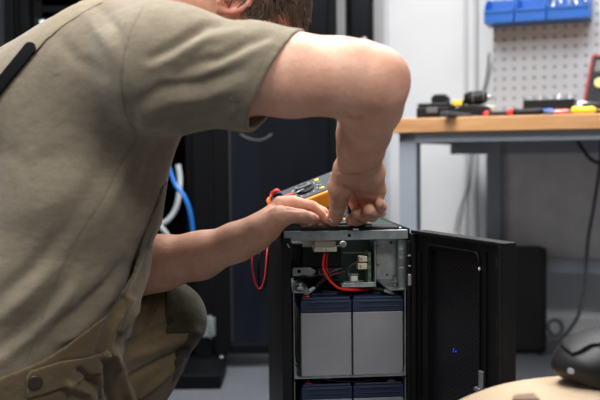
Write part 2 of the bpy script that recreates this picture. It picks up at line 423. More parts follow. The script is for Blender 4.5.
# cables behind and below the bench
def bcable(name, label, pts, r, mat):
    m = MB(); m.tube([BF @ bpt(*p) for p in pts], r, 8, sub=8); return props(m.build(name, mat), label, 'cable')
bcable('wall_cable', 'thin pale grey cable hanging down the wall beside the bench legs', [(489, 52, 1.0), (486, 80, 1.03), (477, 112, 1.035), (472, 148, 1.035), (468, 185, 1.03), (459, 212, 1.02), (455, 232, 1.0)], .0048, 'grey_cable')
bcable('power_cable', 'dark cord looping down from under the bench top', [(575, 136, .62), (582, 148, .6), (592, 160, .58), (606, 165, .56)], .007, 'dark_cable')
bcable('extension_cable', 'long dark cable hanging to the floor at the right below the bench', [(601, 140, .7), (600, 165, .7), (594, 205, .69), (588, 240, .68), (585, 280, .66), (580, 310, .62), (572, 326, .56), (560, 338, .5), (549, 340, .5)], .006, 'dark_cable')

# black computer case below
c = bpt(547, 250, .64); F = BF @ Matrix.Translation((c.x, .64, 0)) @ Matrix.Rotation(R(20), 4, 'Z')
t = thing('computer_case', 'plain black computer case on the floor under the bench', 'computer', F)
MB().box(-.24, 0, 0, .10, .012, .385).build('case_shell', 'black_paint', t, .004)
for x in (-.22, -.03):
    MB().box(x, x + .02, .01, .03, 0, .012).build('foot', 'black_rubber', t)
MB().box(-.23, -.01, -.008, -.0003, .02, .38).build('front_panel', 'black_plastic', t, .003)

# ------------------------------------------------------------------ server racks
RO = P(28, 380, 3.04)
rk = thing('server_rack', 'tall black server rack behind the man with its glass door open', 'server rack', (RO.x, 3.04, 0))
RW = P(212, 380, 3.04).x - RO.x
def post(x0, x1, y0, y1): MB().box(x0, x1, y0, y1, .04, 2.1).build('post', 'rack_paint', rk, .003)
post(0, .03, 0, .05); post(RW - .055, RW, 0, .05); post(0, .03, .85, .9); post(RW - .055, RW, .85, .9)
MB().box(.0, RW + .035, -.05, .9, 0.0, .04).build('plinth', 'rack_paint', rk, .006)
MB().box(-.05, RW + .055, -.27, -.051, 0.0, .048).build('stabiliser', 'rack_paint', rk, .006)
MB().box(0, RW, 0, .9, 2.1, 2.14).build('roof', 'rack_paint', rk, .004)
MB().box(.0, .004, .0505, .85, .04, 2.1).build('side_panel', 'rack_paint', rk)
MB().box(RW - .004, RW, .0505, .85, .04, 2.1).build('side_panel', 'rack_paint', rk)
MB().box(.0305, RW - .0555, .88, .9, .04, 2.1).build('rear_panel', 'rack_paint', rk)
for x in (.0305, RW - .085):
    MB().box(x, x + .03, .06, .065, .05, 2.09).build('mounting_rail', 'rack_paint', rk)
# rack units
units = [(P(60, 34, 3.1).z, .0), (P(60, 15, 3.1).z, .02), (P(60, -12, 3.1).z, .01)]
def rack_unit(z, h, dy, label, leds=()):
    u = thing('rack_unit', label, 'rack unit', (RO.x + .034, 3.1 + dy, z), 'units mounted in the open rack')
    MB().box(0, RW - .093, 0, .5, 0, h).build('chassis', 'black_paint', u, .002)
    MB().box(-.0, RW - .093, -.008, -.0003, .002, h - .002).build('front_plate', 'black_plastic', u, .002)
    for (x, zz, mm, r) in leds:
        b = MB(); b.ball((x, -.010, zz), r, .003, r * .7, 6); b.build('status_light', mm, u)
    return u
rack_unit(P(60, 33, 3.1).z, .052, 0, 'black rack unit with lit white and violet ports above the man\'s back', [(.03, .036, 'led_white', .010), (.045, .026, 'led_white', .011), (.075, .022, 'led_violet', .010), (.09, .02, 'led_violet', .008)])
MB().box(.034, RW - .06, .07, .5, P(60, 12, 3.1).z, P(60, 5, 3.1).z).build('shelf', 'grey_plastic' if 0 else 'rack_paint', rk, .002)
rack_unit(P(60, -1, 3.1).z, .08, 0, 'black rack unit at the top edge of the picture above the man\'s back')
rack_unit(.9, .09, .02, 'black rack unit behind the man\'s shoulder', [(.5, .04, 'led_white', .004)])
rack_unit(.16, .09, .02, 'lowest black rack unit just above the rack floor')
# open door at the right, nearly in line with the front
dyaw = 3.0
DF = Matrix.Translation((RW + .012, -.002, 0)) @ Matrix.Rotation(R(dyaw), 4, 'Z')
DWd = .425
def dpart(mb, name, mat, par=rk, **k): mb.xf = DF; return mb
m = MB(); m.xf = DF; m.box(0, .052, 0, .03, .05, 2.08); m.box(DWd - .03, DWd, 0, .03, .05, 2.08); m.box(.052, DWd - .03, 0, .03, .05, .085); m.box(.052, DWd - .03, 0, .03, 2.04, 2.08)
dr = m.build('door', 'rack_paint', rk, .004)
m = MB(); m.xf = DF; m.box(.0525, DWd - .0305, .01, .016, .0855, 2.0395); m.build('glass_pane', 'smoked_glass', dr)
m = MB(); m.xf = DF; m.box(.056, .062, .004, .009, .09, 2.03); m.build('gasket', 'black_rubber', dr)
for zz in (P(212, 337, 3.03).z, 1.05, 1.9):
    m = MB(); m.box(RW - .028, RW - .006, -.012, -.0005, zz, zz + .07); m.box(RW + .002, RW + .014, -.014, -.004, zz + .004, zz + .066)
    m.cyl((RW - .002, -.012, zz - .004), (RW - .002, -.012, zz + .074), .006, 10); m.build('hinge', 'zinc', rk, .001)
m = MB(); m.cyl((RW + .035, -.02, .0405), (RW + .035, -.02, .05), .006, 12); m.build('levelling_bolt', 'zinc', rk)
# neighbour rack at the far left
t = thing('server_rack', 'dark blue-black rack cabinet at the left picture edge', 'server rack', (RO.x - .62, 3.02, 0))
MB().box(0, .615, .03, .9, .0, 2.1).build('cabinet_body', 'rack_paint', t, .004)
m = MB(); m.box(.01, .05, 0, .0295, .05, 2.08); m.box(.575, .605, 0, .0295, .05, 2.08); m.box(.05, .575, 0, .0295, .05, .09); m.box(.05, .575, 0, .0295, 2.04, 2.08); d = m.build('door', 'rack_paint', t, .003)
MB().box(.0505, .5745, .008, .016, .0905, 2.0395).build('mesh_panel', 'rack_mesh', d)
m = MB(); m.box(.59, .6, -.012, -.0003, .9, 1.05); m.build('handle', 'black_plastic', d, .002)
# narrow cable cabinet against the wall
a = P(348, 30, 3.45); b = P(374, 30, 3.45)
t = thing('cable_cabinet', 'narrow tall black cable cabinet beside the white wall', 'cabinet', (a.x, 3.45, 0))
MB().box(0, b.x - a.x, .012, .2, 0, 2.3).build('cabinet_body', 'rack_paint', t, .003)
MB().box(.012, b.x - a.x - .014, 0, .0115, .05, 2.27).build('door', 'smoked_glass', t, .002)
m = MB(); q = P(364, 40, 3.44); m.ball((q.x - a.x, -.012, q.z), .012); m.cyl((q.x - a.x, -.008, q.z), (q.x - a.x, -.0005, q.z), .005, 8); m.build('knob', 'steel', t)
# cables in the open rack
def wcable(name, label, pts, r, mat, cat='cable', group=None):
    m = MB(); m.tube([P(*p) for p in pts], r, 10, sub=8); return props(m.build(name, mat), label, cat, group)
wcable('network_cable', 'blue network cable hanging in the open rack behind the man', [(168, 164, 2.95), (175, 184, 2.94), (184, 196, 2.93), (190, 212, 2.93), (193, 235, 2.94), (192, 262, 2.95)], .007, 'blue_cable')
wcable('data_cable', 'pale grey cable curving beside the blue cable', [(178, 165, 3.02), (180, 182, 3.01), (177, 205, 2.99), (168, 220, 2.98), (156, 226, 2.99)], .009, 'grey_cable')
wcable('data_cable', 'lower pale grey cable just above the man\'s forearm', [(152, 220, 2.98), (160, 226, 2.97), (168, 236, 2.97), (172, 250, 3.0)], .008, 'grey_cable')
wcable('patch_cable', 'faint grey cable loop seen through the glass rack door', [(240, 134, 3.0), (250, 139, 2.995), (262, 140, 2.995), (272, 134, 3.0)], .003, 'dark_cable')
# ------------------------------------------------------------------ the open power supply
UY = 5.0
u0 = P(281, 232, 1.50)
UF = frame((u0.x, 1.50, 0), UY); UI = UF.inverted()
def ul(px, py, yl=0.0):
    """power-supply-frame point on the sight line at inside depth yl"""
    a = UI @ P(px, py, 1.0); b = UI @ P(px, py, 2.5); t = (yl - a.y) / (b.y - a.y); return a + (b - a) * t
def ux(px, yl=0.0, py=260): return ul(px, py, yl).x
def uz(py, yl=0.0, px=345): return ul(px, py, yl).z
UW = ux(410.5); UD = .46; UH = uz(230)
ups = thing('power_supply', 'tall black uninterruptible power supply with open front door and batteries inside', 'power supply', UF)
m = MB(); m.box(0, .004, .004, UD, .03, UH - .002); m.box(.0041, .016, .004, .010, .03, UH - .006); a = m.build('side_panel', 'black_paint', ups, .001)
m = MB(); m.box(UW - .004, UW, .004, UD, .03, UH + .001); m.box(UW - .012, UW - .0041, .03, UD, UH - .006, UH + .001); a = m.build('side_panel', 'black_paint', ups, .001)
MB().box(0, UW, .0, UD, .018, .0295).build('base', 'black_paint', ups, .002)
MB().box(.0045, UW - .0045, UD - .005, UD, .03, UH - .01).build('rear_panel', 'black_paint', ups, .001)
for (x, y) in ((.02, .05), (UW - .05, .05), (.02, UD - .08), (UW - .05, UD - .08)):
    m = MB(); m.lathe([(.014, 0), (.017, .004), (.017, .0178)], 16, (x + .015, y, 0)); m.build('foot', 'black_rubber', ups)
# black front post at the left and its inner groove
xl = ux(291)
m = MB(); m.box(0, xl, -.003, .030, .03, UH - .012); m.build('front_post', 'black_plastic', ups, .0015)
m = MB(); m.box(ux(406.8), UW, -.004, .0035, .03, UH - .02); m.build('front_post', 'black_plastic', ups, .001)
# steel cross rail with a hole
x0, x1 = ux(284), ux(408); z0, z1 = uz(240), uz(230.8)
hx, hz, hr = ux(349.5), uz(235.6), .0026
m = MB()
def face_with_hole(m, x0, x1, z0, z1, y0, y1, cx, cz, r, n=20):
    outer = []; inner = []
    for k in range(n):
        a = 2 * math.pi * k / n; c, s_ = math.cos(a), math.sin(a)
        inner.append((cx + r * c, cz + r * s_))
        t = min(((x1 - cx) / c if c > 1e-6 else ((x0 - cx) / c if c < -1e-6 else 9)), ((z1 - cz) / s_ if s_ > 1e-6 else ((z0 - cz) / s_ if s_ < -1e-6 else 9)))
        outer.append((cx + t * c, cz + t * s_))
    for y in (y0, y1):
        I = [m._v((p[0], y, p[1])) for p in inner]; O = [m._v((p[0], y, p[1])) for p in outer]
        for k in range(n): m.bm.faces.new((I[k], I[(k + 1) % n], O[(k + 1) % n], O[k]))
        if y == y0: I0 = I
        else:
            for k in range(n): m.bm.faces.new((I0[k], I0[(k + 1) % n], I[(k + 1) % n], I[k]))
m.box(x0, hx - .008, 0, .0015, z0, z1); m.box(hx + .008, x1, 0, .0015, z0, z1); face_with_hole(m, hx - .008, hx + .008, z0, z1, 0, .0015, hx, hz, hr)
m.box(x0, x1, .0016, .016, z1 - .0015, z1); m.box(x0, x1, .0016, .008, z0, z0 + .0015)
m.build('cross_rail', 'zinc', ups, .0006)
m = MB(); m.prism([(x1 - .002, .0), (UW - .004, .0), (UW - .004, .03), (x1 - .012, .03)], z1 - .0145, z1 - .0125, 'z'); m.build('corner_plate', 'zinc', ups)
for (px, r) in ((400, .0026),):
    m = MB(); q = ul(px, 227.6, .02); m.lathe([(r, 0), (r, .002), (r * .5, .003)], 12, (q.x, .02, z1 + .0002)); m.build('screw', 'steel', ups)
# black strip and recess behind the rail
m = MB(); m.prism([(ux(300, .02), .006), (ux(352, .02), .006), (ux(356, .02), .034), (ux(302, .02), .034)], z1 + .0002, z1 + .0075, 'z'); m.build('cable_guide', 'black_plastic', ups, .002)
m = MB(); m.prism([(ux(332, .02), .018), (ux(397, .02), .018), (ux(395, .05), .05), (ux(333, .05), .05)], z1 - .006, z1 - .001, 'z'); m.build('top_bracket', 'zinc', ups, .001)
m = MB(); m.prism([(ux(357, .03), .012), (ux(397, .03), .012), (ux(394, .075), .07), (ux(362, .075), .075)], z1 + .0002, z1 + .0052, 'z'); m.build('gasket', 'black_rubber', ups, .002)
m = MB(); m.tube([ul(331, 224.5, .04), ul(345, 223.5, .045), ul(356, 222.6, .05), ul(362, 224.5, .045), ul(372, 225, .04)], .0022, 8, sub=6); m.build('wire_loop', 'black_rubber', ups)
# top circuit board and its parts, seen just over the rail
m = MB(); m.box(ux(318, .1), UW - .013, .085, .36, z1 + .0015, z1 + .004); tb = m.build('top_board', 'pcb_green', ups)
for (xa, xb, ya, h) in ((345, 372, .10, .0085), (352, 366, .16, .012), (369, 380, .2, .009)):
    MB().box(ux(xa, ya), ux(xb, ya), ya, ya + .03, z1 + .0042, z1 + .0042 + h).build('cream_block', 'cream_plastic', tb, .001)
# interior shade box: partition and power module
MB().box(.018, UW - .006, .22, .224, .03, z1 - .01).build('partition', 'black_paint', ups)
MB().box(ux(302, .05), ux(341, .05), .05, .20, uz(267, .05), uz(246, .05)).build('power_module', 'black_plastic', ups, .002)
MB().box(ux(293, .07), ux(303, .07), .07, .2, uz(262, .07), uz(243, .07)).build('relay', 'black_rubber', ups, .001)
# vertical circuit board with white round spacer
m = MB(); m.box(ux(336, .06), ux(377, .06), .062, .066, uz(281, .06), uz(240.2, .06)); gb = m.build('circuit_board', 'pcb_green', ups)
q = ul(343.5, 244.5, .055); m = MB(); m.lathe([(.0052, .056), (.0058, .057), (.0058, .0618)], 20, (q.x, 0, q.z), 'y'); sp = m.build('spacer', 'white_plastic', gb)
m = MB(); m.lathe([(.0011, .0555), (.0011, .0558)], 10, (q.x, 0, q.z), 'y'); m.build('spacer_screw', 'steel', sp)
q = ul(338.8, 246.5, .055); m = MB(); m.lathe([(.0013, .054), (.0016, .0615)], 10, (q.x, 0, q.z), 'y'); m.build('capacitor', 'brass', gb)
m = MB()
for k in range(6):
    a = ul(344 + k * 2.0, 253, .06); m.box(a.x, a.x + .0016, .0605, .0618, a.z, a.z + .0012)
m.build('printed_marks', 'white_paper', gb)
# small board cage at the middle
y0 = .022
m = MB(); m.box(ux(342, y0), ux(374.5, y0), y0, .12, uz(287.6, y0), uz(286, y0)); m.box(ux(374.6, y0), ux(376, y0), y0, .12, uz(287.6, y0), uz(241, y0)); m.box(ux(342, y0), ux(374.5, y0), y0, y0 + .0012, uz(286, y0), uz(283, y0))
cg = m.build('board_bracket', 'zinc', ups, .0004)
m = MB(); m.box(ux(368.3, y0), ux(371.3, y0), y0 + .003, .1, uz(283.5, y0), uz(253, y0)); m.box(ux(343, y0), ux(368.2, y0), y0 + .006, .03, uz(254.0, y0), uz(253, y0)); sb = m.build('small_board', 'pcb_edge', ups)
for k in range(7):
    z = uz(280 - k * 3.9, y0); m = MB(); m.box(ux(368.9, y0), ux(370.6, y0), y0 + .0018, y0 + .0028, z, z + .0022); m.build('solder_pad', 'zinc' if k % 2 else 'pcb_green', sb)
for (ya, yb, xa) in ((257, 262.5, 359.5), (264, 270, 358.5)):
    m = MB(); m.box(ux(xa, y0), ux(367.8, y0), y0 + .005, y0 + .022, uz(yb, y0), uz(ya, y0)); c = m.build('cream_connector', 'cream_plastic', sb, .0008)
    m = MB(); m.box(ux(xa + 1.6, y0), ux(xa + 3.2, y0), y0 + .0042, y0 + .0049, uz(yb - 1.4, y0), uz(ya + 1.6, y0)); m.build('slot', 'brass', c)
m = MB(); m.box(ux(352, y0), ux(359, y0), y0 + .015, y0 + .03, uz(282.8, y0), uz(277.5, y0)); c = m.build('small_transformer', 'cream_plastic', sb, .0008)
m = MB(); m.box(ux(351, y0), ux(360, y0), y0 + .016, y0 + .029, uz(277.3, y0), uz(276, y0)); m.build('flange', 'grey_plastic', c)
m = MB(); m.tube([ul(358, 262, .035), ul(351, 266, .04), ul(348, 272, .045), ul(350, 279, .04)], .0017, 8, sub=5); m.build('thin_wire', 'dark_cable', sb)
# power connector under the rail
y0 = .012
m = MB(); m.box(ux(314, y0), ux(337, y0), y0, .05, uz(251.5, y0), uz(247, y0)); m.box(ux(314.6, y0), ux(336, y0), y0 + .002, .05, uz(246.8, y0), uz(241, y0))
c = m.build('power_connector', 'cream_plastic', ups, .0009)
m = MB(); m.box(ux(323, y0), ux(328, y0), y0 - .0012, y0 - .0002, uz(250.4, y0), uz(247.6, y0)); m.build('locking_tab', 'white_plastic', c, .0004)
m = MB(); m.box(ux(325.2, y0), ux(326.8, y0), y0 - .0016, y0 - .0013, uz(249.6, y0), uz(248.2, y0)); m.build('slot', 'dark_cable', c)
# bright steel plate at the right with screws
y0 = .032
m = MB(); m.prism([(ux(376.4, y0), uz(280, y0)), (ux(392, y0), uz(280, y0)), (ux(392.5, y0), uz(276, y0)), (ux(398.5, y0), uz(276, y0)), (ux(398.5, y0), uz(239.6, y0)), (ux(376.4, y0), uz(239.6, y0))], y0, y0 + .002)
pl = m.build('steel_plate', 'zinc', ups, .0004)
for (px, py, r, mm) in ((378.3, 246, .0021, 'brass'), (378.4, 264.5, .0026, 'brass'), (391, 242.5, .0026, 'dark_cable'), (387, 274.6, .0021, 'dark_cable')):
    q = ul(px, py, y0); m = MB(); m.lathe([(r * .7, y0 - .0022), (r, y0 - .0015), (r, y0 - .0002)], 14, (q.x, 0, q.z), 'y'); s_ = m.build('screw', mm, pl)
    m = MB(); m.box(q.x - r * .6, q.x + r * .6, y0 - .0027, y0 - .0023, q.z - r * .15, q.z + r * .15); m.build('screw_slot', 'black_rubber', s_)
# slotted side bracket
y0 = .014
m = MB(); m.box(ux(399.2, y0), ux(406.3, y0), y0, y0 + .0016, uz(290, y0), uz(241, y0)); m.box(ux(406.4, y0), ux(407.2, y0), y0 - .006, .2, uz(292, y0), uz(241, y0)); m.box(ux(398.2, y0), ux(399.1, y0), y0, .03, uz(288, y0), uz(241, y0))
br = m.build('side_bracket', 'zinc', ups, .0004)
for (py, h) in ((250, 4.5), (258, 2), (268, 2)):
    m = MB(); m.box(ux(398.6, y0), ux(403.6, y0), y0 - .0012, y0 - .0002, uz(py + 2, y0), uz(py, y0)); m.box(ux(399.2, y0), ux(401, y0), y0 - .0034, y0 - .0013, uz(py + 2, y0), uz(py, y0)); m.build('tab', 'steel', br, .0003)
# dark wire bundle and grey strap at the left
y0 = .045
x0_, x1_ = ux(292.5, y0), ux(316, y0)
m = MB(); hx2, hz2 = ux(299, y0), uz(270.5, y0)
face_with_hole(m, x0_, x1_, uz(275, y0), uz(266.8, y0), y0, y0 + .0016, hx2, hz2, .0034); m.build('left_strap', 'zinc', ups)
m = MB(); m.box(ux(317, y0), ux(342, y0), y0 + .003, y0 + .03, uz(276, y0), uz(268, y0)); m.build('dark_module', 'black_rubber', ups, .001)
for (px, py, r) in ((309, 271, .0019), (319, 272, .0014), (335, 271, .0016)):
    q = ul(px, py, y0); m = MB(); m.lathe([(r * .7, y0 - .003), (r, y0 - .0005)], 10, (q.x, 0, q.z), 'y'); m.build('screw', 'zinc', ups)
def uwire(name, label, pts, r, mat, cat='cable', seg=10, parent=None):
    m = MB(); m.tube([UF @ ul(*p) for p in pts], r, seg, sub=8)
    o = m.build(name, mat, parent, world=bool(parent)); return props(o, label, cat) if parent is None else o
uwire('red_cable', 'thick red cable curving down from the cream connector inside the power supply', [(325, 252.6, .022), (323.6, 258, .019), (323, 266, .016), (325.5, 274, .014), (331, 282, .013), (340, 288.6, .014), (351, 290, .02), (364, 289.6, .035), (376, 289, .05)], .0024, 'red_cable')
uwire('thin_red_wire', 'thin red wire beside the thick red cable at the cream connector', [(328, 252.6, .026), (327.3, 257, .024), (326.5, 263, .024), (327, 270, .026), (331, 276, .03)], .0012, 'red_cable')
uwire('black_wire', 'black wire running behind the red cable to the left battery lug', [(314, 289, .028), (320, 281.5, .026), (328, 274.5, .026), (336, 270.5, .03), (342, 269, .045)], .0019, 'black_rubber')
uwire('brown_wire', 'dark brownish wire twisted with the black wire above the left battery', [(313.5, 290, .031), (321, 283, .030), (329, 277, .03), (337, 273.4, .034), (345, 272, .045)], .0013, simple('brown_wire_m', (84, 36, 34), .5))
uwire('black_wire', 'black wire looping across the dark gap left of the red cable', [(294, 280, .05), (302, 276.5, .04), (312, 276.8, .035), (320, 274.6, .034), (330, 279, .04), (343, 281, .06)], .0020, 'black_rubber')
uwire('white_wire', 'short pale wire ends at the left inner edge of the power supply', [(287.4, 243.6, -.003), (288.4, 246, -.003), (290, 248, -.002)], .0009, 'white_plastic')

# battery trays
def tray(pyT, pyB, label):
    t = ups; y0 = .003
    m = MB(); zt, zb = uz(pyT, y0), uz(pyB, y0); xa, xb = ux(293, y0), ux(405.4, y0)
    m.box(xa, xa + .0012, y0, .16, zb, zt); m.box(xb - .0012, xb, y0, .16, zb, zt); m.box(xa + .0013, xb - .0013, y0, .16, zb, zb + .0014)
    tr = m.build('battery_tray', 'zinc', t)
    m = MB(); m.prism([(xa + .0013, zb + .0015), (xa + .010, zb + .0015), (xa + .004, zb + .006), (xa + .004, zb + .02), (xa + .0013, zb + .024)], y0 - .0012, y0 - .0002); m.build('hook', 'zinc', tr)
    m = MB(); m.prism([(xb - .0013, zb + .0015), (xb - .010, zb + .0015), (xb - .004, zb + .006), (xb - .004, zb + .014), (xb - .0013, zb + .02)], y0 - .0012, y0 - .0002); m.build('hook', 'zinc', tr)
tray(291, 377.6, ''); dzT = uz(297, .012) - uz(383.5, .012)
tray(379.5, 377.6 + 86.8, '')
# shelf ledges left and right
y0 = .004
m = MB(); za = uz(292, y0)
m.hexa([(ux(292.4, y0), y0, za), (ux(310, y0), y0, za), (ux(306, y0), .09, za + .012), (ux(292.4, y0), .09, za + .012), (ux(292.4, y0), y0, za + .0013), (ux(310, y0), y0, za + .0013), (ux(306, y0), .09, za + .0133), (ux(292.4, y0), .09, za + .0133)])
lg = m.build('left_ledge', 'zinc', ups)
m = MB(); m.box(ux(297, .012), ux(303, .012), .010, .02, za + .0042, za + .0095); m.cyl((ux(300, .012), .0095, za + .0125), (ux(300, .012), .02, za + .0125), .003, 12); m.build('clamp', 'steel', lg, .0006)
m = MB(); za = uz(291.4, y0)
m.hexa([(ux(389, y0), y0, za), (ux(406.2, y0), y0, za), (ux(406.2, y0), .08, za + .013), (ux(378, y0), .08, za + .013), (ux(389, y0), y0, za + .0014), (ux(406.2, y0), y0, za + .0014), (ux(406.2, y0), .08, za + .0144), (ux(378, y0), .08, za + .0144)])
lg = m.build('right_ledge', 'zinc', ups)
q = ul(395, 287.4, .02); m = MB(); m.lathe([(.0032, 0), (.0032, .002), (.0018, .0034)], 14, (q.x, .022, za + .0048)); m.build('screw', 'steel', lg)

# batteries
BW = ux(351, .012) - ux(300.4, .012); ZB = uz(375.6, .012); BH = uz(297.2, .012) - ZB; GH = uz(312, .012) - ZB; BD = .135
def battery(label):
    t = thing('battery', label, 'battery', UF @ Matrix.Translation((ux(300.4, .012), .012, ZB)), 'grey batteries with dark blue lids')
    MB().box(0, BW, 0, BD, 0, GH - .0006).build('battery_case', 'battery_grey', t, .0018, 3)
    m = MB(); m.box(-.0004, BW + .0004, -.0006, BD, GH, BH - .0045); m.box(.0015, BW - .0015, .001, BD - .002, BH - .0044, BH)
    lid = m.build('lid', 'battery_blue', t, .0016, 3)
    m = MB(); zc = GH + .0085; m.box(.012, BW - .006, -.0028, -.00065, zc + .0082, zc + .0100); m.box(.012, BW - .006, -.0028, -.00065, zc, zc + .0014); m.box(.012, .0132, -.0016, -.00065, zc + .0011, zc + .0085); m.box(BW - .0072, BW - .006, -.0016, -.00065, zc + .0011, zc + .0085)
    m.build('moulded_frame', 'battery_blue', lid, .0003)
    m = MB(); m.box(.02, BW - .02, .03, BD - .02, BH + .0002, BH + .0022); m.build('vent_cover', 'battery_blue', lid, .0008)
    return t
b0 = battery('upper left grey battery with red terminal and dark blue lid')
sx = ux(352.6, .012) - ux(300.4, .012)
def bcopy(dx, dz, label):
    c = copy_tree(b0, WM['battery'] @ Matrix.Translation((dx, 0, dz))); c['label'] = label; return c
b1 = bcopy(sx, 0.0, 'upper right grey battery with white lug on its dark blue lid')
b2 = bcopy(0, -dzT, 'lower left grey battery, mostly below the picture edge, red terminal on its lid')
b3 = bcopy(sx, -dzT, 'lower right grey battery, mostly below the picture edge, beside the steel tray edge')
def term(bt, x, mm, cap, lug):
    m = MB(); m.lathe([(.0042, BH + .0003), (.0042, BH + .0022), (.0022, BH + .0024), (.0022, BH + .006)], 14, (x, .010, 0)); tm = m.build('terminal', 'steel', bt)
    m = MB(); m.box(x - .0062, x + .0062, .003, .0175, BH + .0001, BH + .0028) ; m.build('terminal_base', mm, bt, .001)
term(b0, .009, 'red_plastic', None, None); term(b1, BW - .012, 'battery_blue', None, None)
term(b2, .012, 'red_plastic', None, None); term(b3, BW - .02, 'brass', None, None)
# cable lugs
def lug(pts, label, sleeve):
    t = thing('cable_lug', label, 'cable lug', UF @ Matrix.Translation(ul(*pts[0])))
    m = MB(); m.tube([UF @ ul(*p) for p in pts], [.0034, .0036, .0030, .0026], 12, sub=4); m.build('sleeve', sleeve, t, world=True)
    a = UF @ ul(*pts[0]); m = MB(); m.ball(a + Vector((-.001, -.001, .0003)), .0048, .0048, .0030, 8); m.build('screw_head', 'steel', t, world=True)
lug([(306.5, 293.8, .019), (309, 291.6, .022), (312, 289.6, .026), (314.4, 287.6, .028)], 'pale grey cable lug screwed to the red terminal of the upper left battery', 'grey_cable')
lug([(393, 293, .022), (390, 292, .022), (387, 291.2, .023), (384.6, 290.6, .025)], 'white cable lug at the right end of the upper right battery', 'white_plastic')
uwire('black_cable', 'black cable crossing the battery tops to the white lug', [(384, 290.4, .026), (374, 289.4, .035), (362, 291.2, .045), (350, 292, .05), (338, 292.6, .05), (322, 291.5, .06)], .0026, 'black_rubber')
uwire('jumper_wire', 'thin grey wire hanging between the upper and lower batteries', [(322, 378.6, .02), (332, 380.2, .018), (346, 381.6, .018), (362, 381.4, .018), (376, 379.2, .02)], .0010, 'dark_cable')

# door
hA = P(411.5, 232, (UF @ Vector((UW, 0, 0))).y + .001); hB = P(500, 243, 1.285)
dyw = math.degrees(math.atan2(hB.y - hA.y, hB.x - hA.x)); DL = math.hypot(hB.x - hA.x, hB.y - hA.y)
DM = Matrix.Translation((hA.x + .003, hA.y - .006, 0)) @ Matrix.Rotation(R(dyw), 4, 'Z')
DI = DM.inverted()
def dl(px, py, yl=0.0):
    a = DI @ P(px, py, .9); b = DI @ P(px, py, 2.0); t = (yl - a.y) / (b.y - a.y); return a + (b - a) * t
ZT = UH - .002
dth = .023
m = MB(); m.xf = UI @ DM
xa, xb = dl(429.5, 300).x, dl(478.5, 300).x; zt = dl(455, 254).z; zb2 = .10
m.box(0, xa, 0, dth, .03, ZT); m.box(xb, DL, 0, dth, .03, ZT); m.box(xa + .0001, xb - .0001, 0, dth, zt, ZT); m.box(xa + .0001, xb - .0001, 0, dth, .03, zb2)
door = m.build('door', 'black_plastic', ups, .0015)
m = MB(); m.xf = UI @ DM; m.box(0, DL, -.0062, -.0002, ZT - .005, ZT + .0005); m.box(DL - .006, DL, -.0062, -.0002, .03, ZT - .0052); m.build('door_rim', 'black_plastic', door, .001)
m = MB(); m.xf = UI @ DM; m.box(xa + .0001, xb - .0001, .006, .009, zb2 + .0001, zt - .0001)
mp = m.build('mesh_panel', 'door_mesh', door)
# raised rounded border round the mesh
pts = rrect(xa - .002, xb + .004, zb2 - .01, zt + .008, .012)
m = MB(); m.xf = UI @ DM; loop = [Vector((p[0], -.002, p[1])) for p in pts]; m.tube(loop + [loop[0]], .0022, 8, caps=False); m.build('mesh_border', 'black_paint', door)
def dbox(name, mat, px0, px1, py0, py1, yo, parent=door, bev=.0006):
    a = dl(px0, (py0 + py1) / 2); b = dl(px1, (py0 + py1) / 2); cx = (px0 + px1) / 2
    m = MB(); m.xf = UI @ DM; m.box(a.x, b.x, yo, -.0003, dl(cx, py1).z, dl(cx, py0).z); return m.build(name, mat, parent, bev)
dbox('latch', 'zinc', 480.6, 484.6, 371, 388, -.004)
dbox('latch_tongue', 'steel', 477.5, 483.4, 387.5, 391, -.007)
dbox('slot', 'black_rubber', 496.2, 498.4, 258, 268, -.0012)
dbox('slot', 'black_rubber', 496.6, 498.6, 316, 332, -.0012)
dbox('slot', 'black_rubber', 496.6, 498.6, 340, 356, -.0012)
dbox('vertical_rib', 'black_paint', 486.3, 487.3, 252, 398, -.003)
dbox('vertical_rib', 'black_paint', 420.4, 421.4, 250, 398, -.003)
q = dl(481, 269); m = MB(); m.xf = UI @ DM; m.ball((q.x, -.003, q.z), .0018, .0015, .003, 6); m.build('white_stud', 'white_plastic', door)
m = MB(); m.xf = UI @ DM
for (px, py) in ((454, 349.3), (456.3, 351.6), (453.6, 351.6)):
    q = dl(px, py, .005); m.ball((q.x, .0045, q.z), .0018, .0008, .0016, 6)
m.build('status_light', 'led_blue', door)
m = MB(); m.box(UW - .0005, UW + .0065, -.014, .012, .03, UH - .008); m.build('hinge_strip', 'black_plastic', ups, .001)
# hinge
m = MB(); a = ul(409, 275.5, -.006); m.box(a.x - .002, a.x + .004, -.0085, -.0042, uz(287, -.006), uz(275.5, -.006)); m.box(a.x + .0046, a.x + .0066, -.011, -.0042, uz(290, -.006), uz(272, -.006)); m.build('hinge', 'steel', ups, .0006)
m = MB(); m.box(a.x - .001, a.x + .007, -.0085, -.0042, uz(268, -.006), uz(266.6, -.006)); m.box(a.x - .002, a.x + .003, -.0085, -.0042, uz(257.6, -.006), uz(256, -.006)); m.build('hinge_pin', 'steel', ups, .0003)

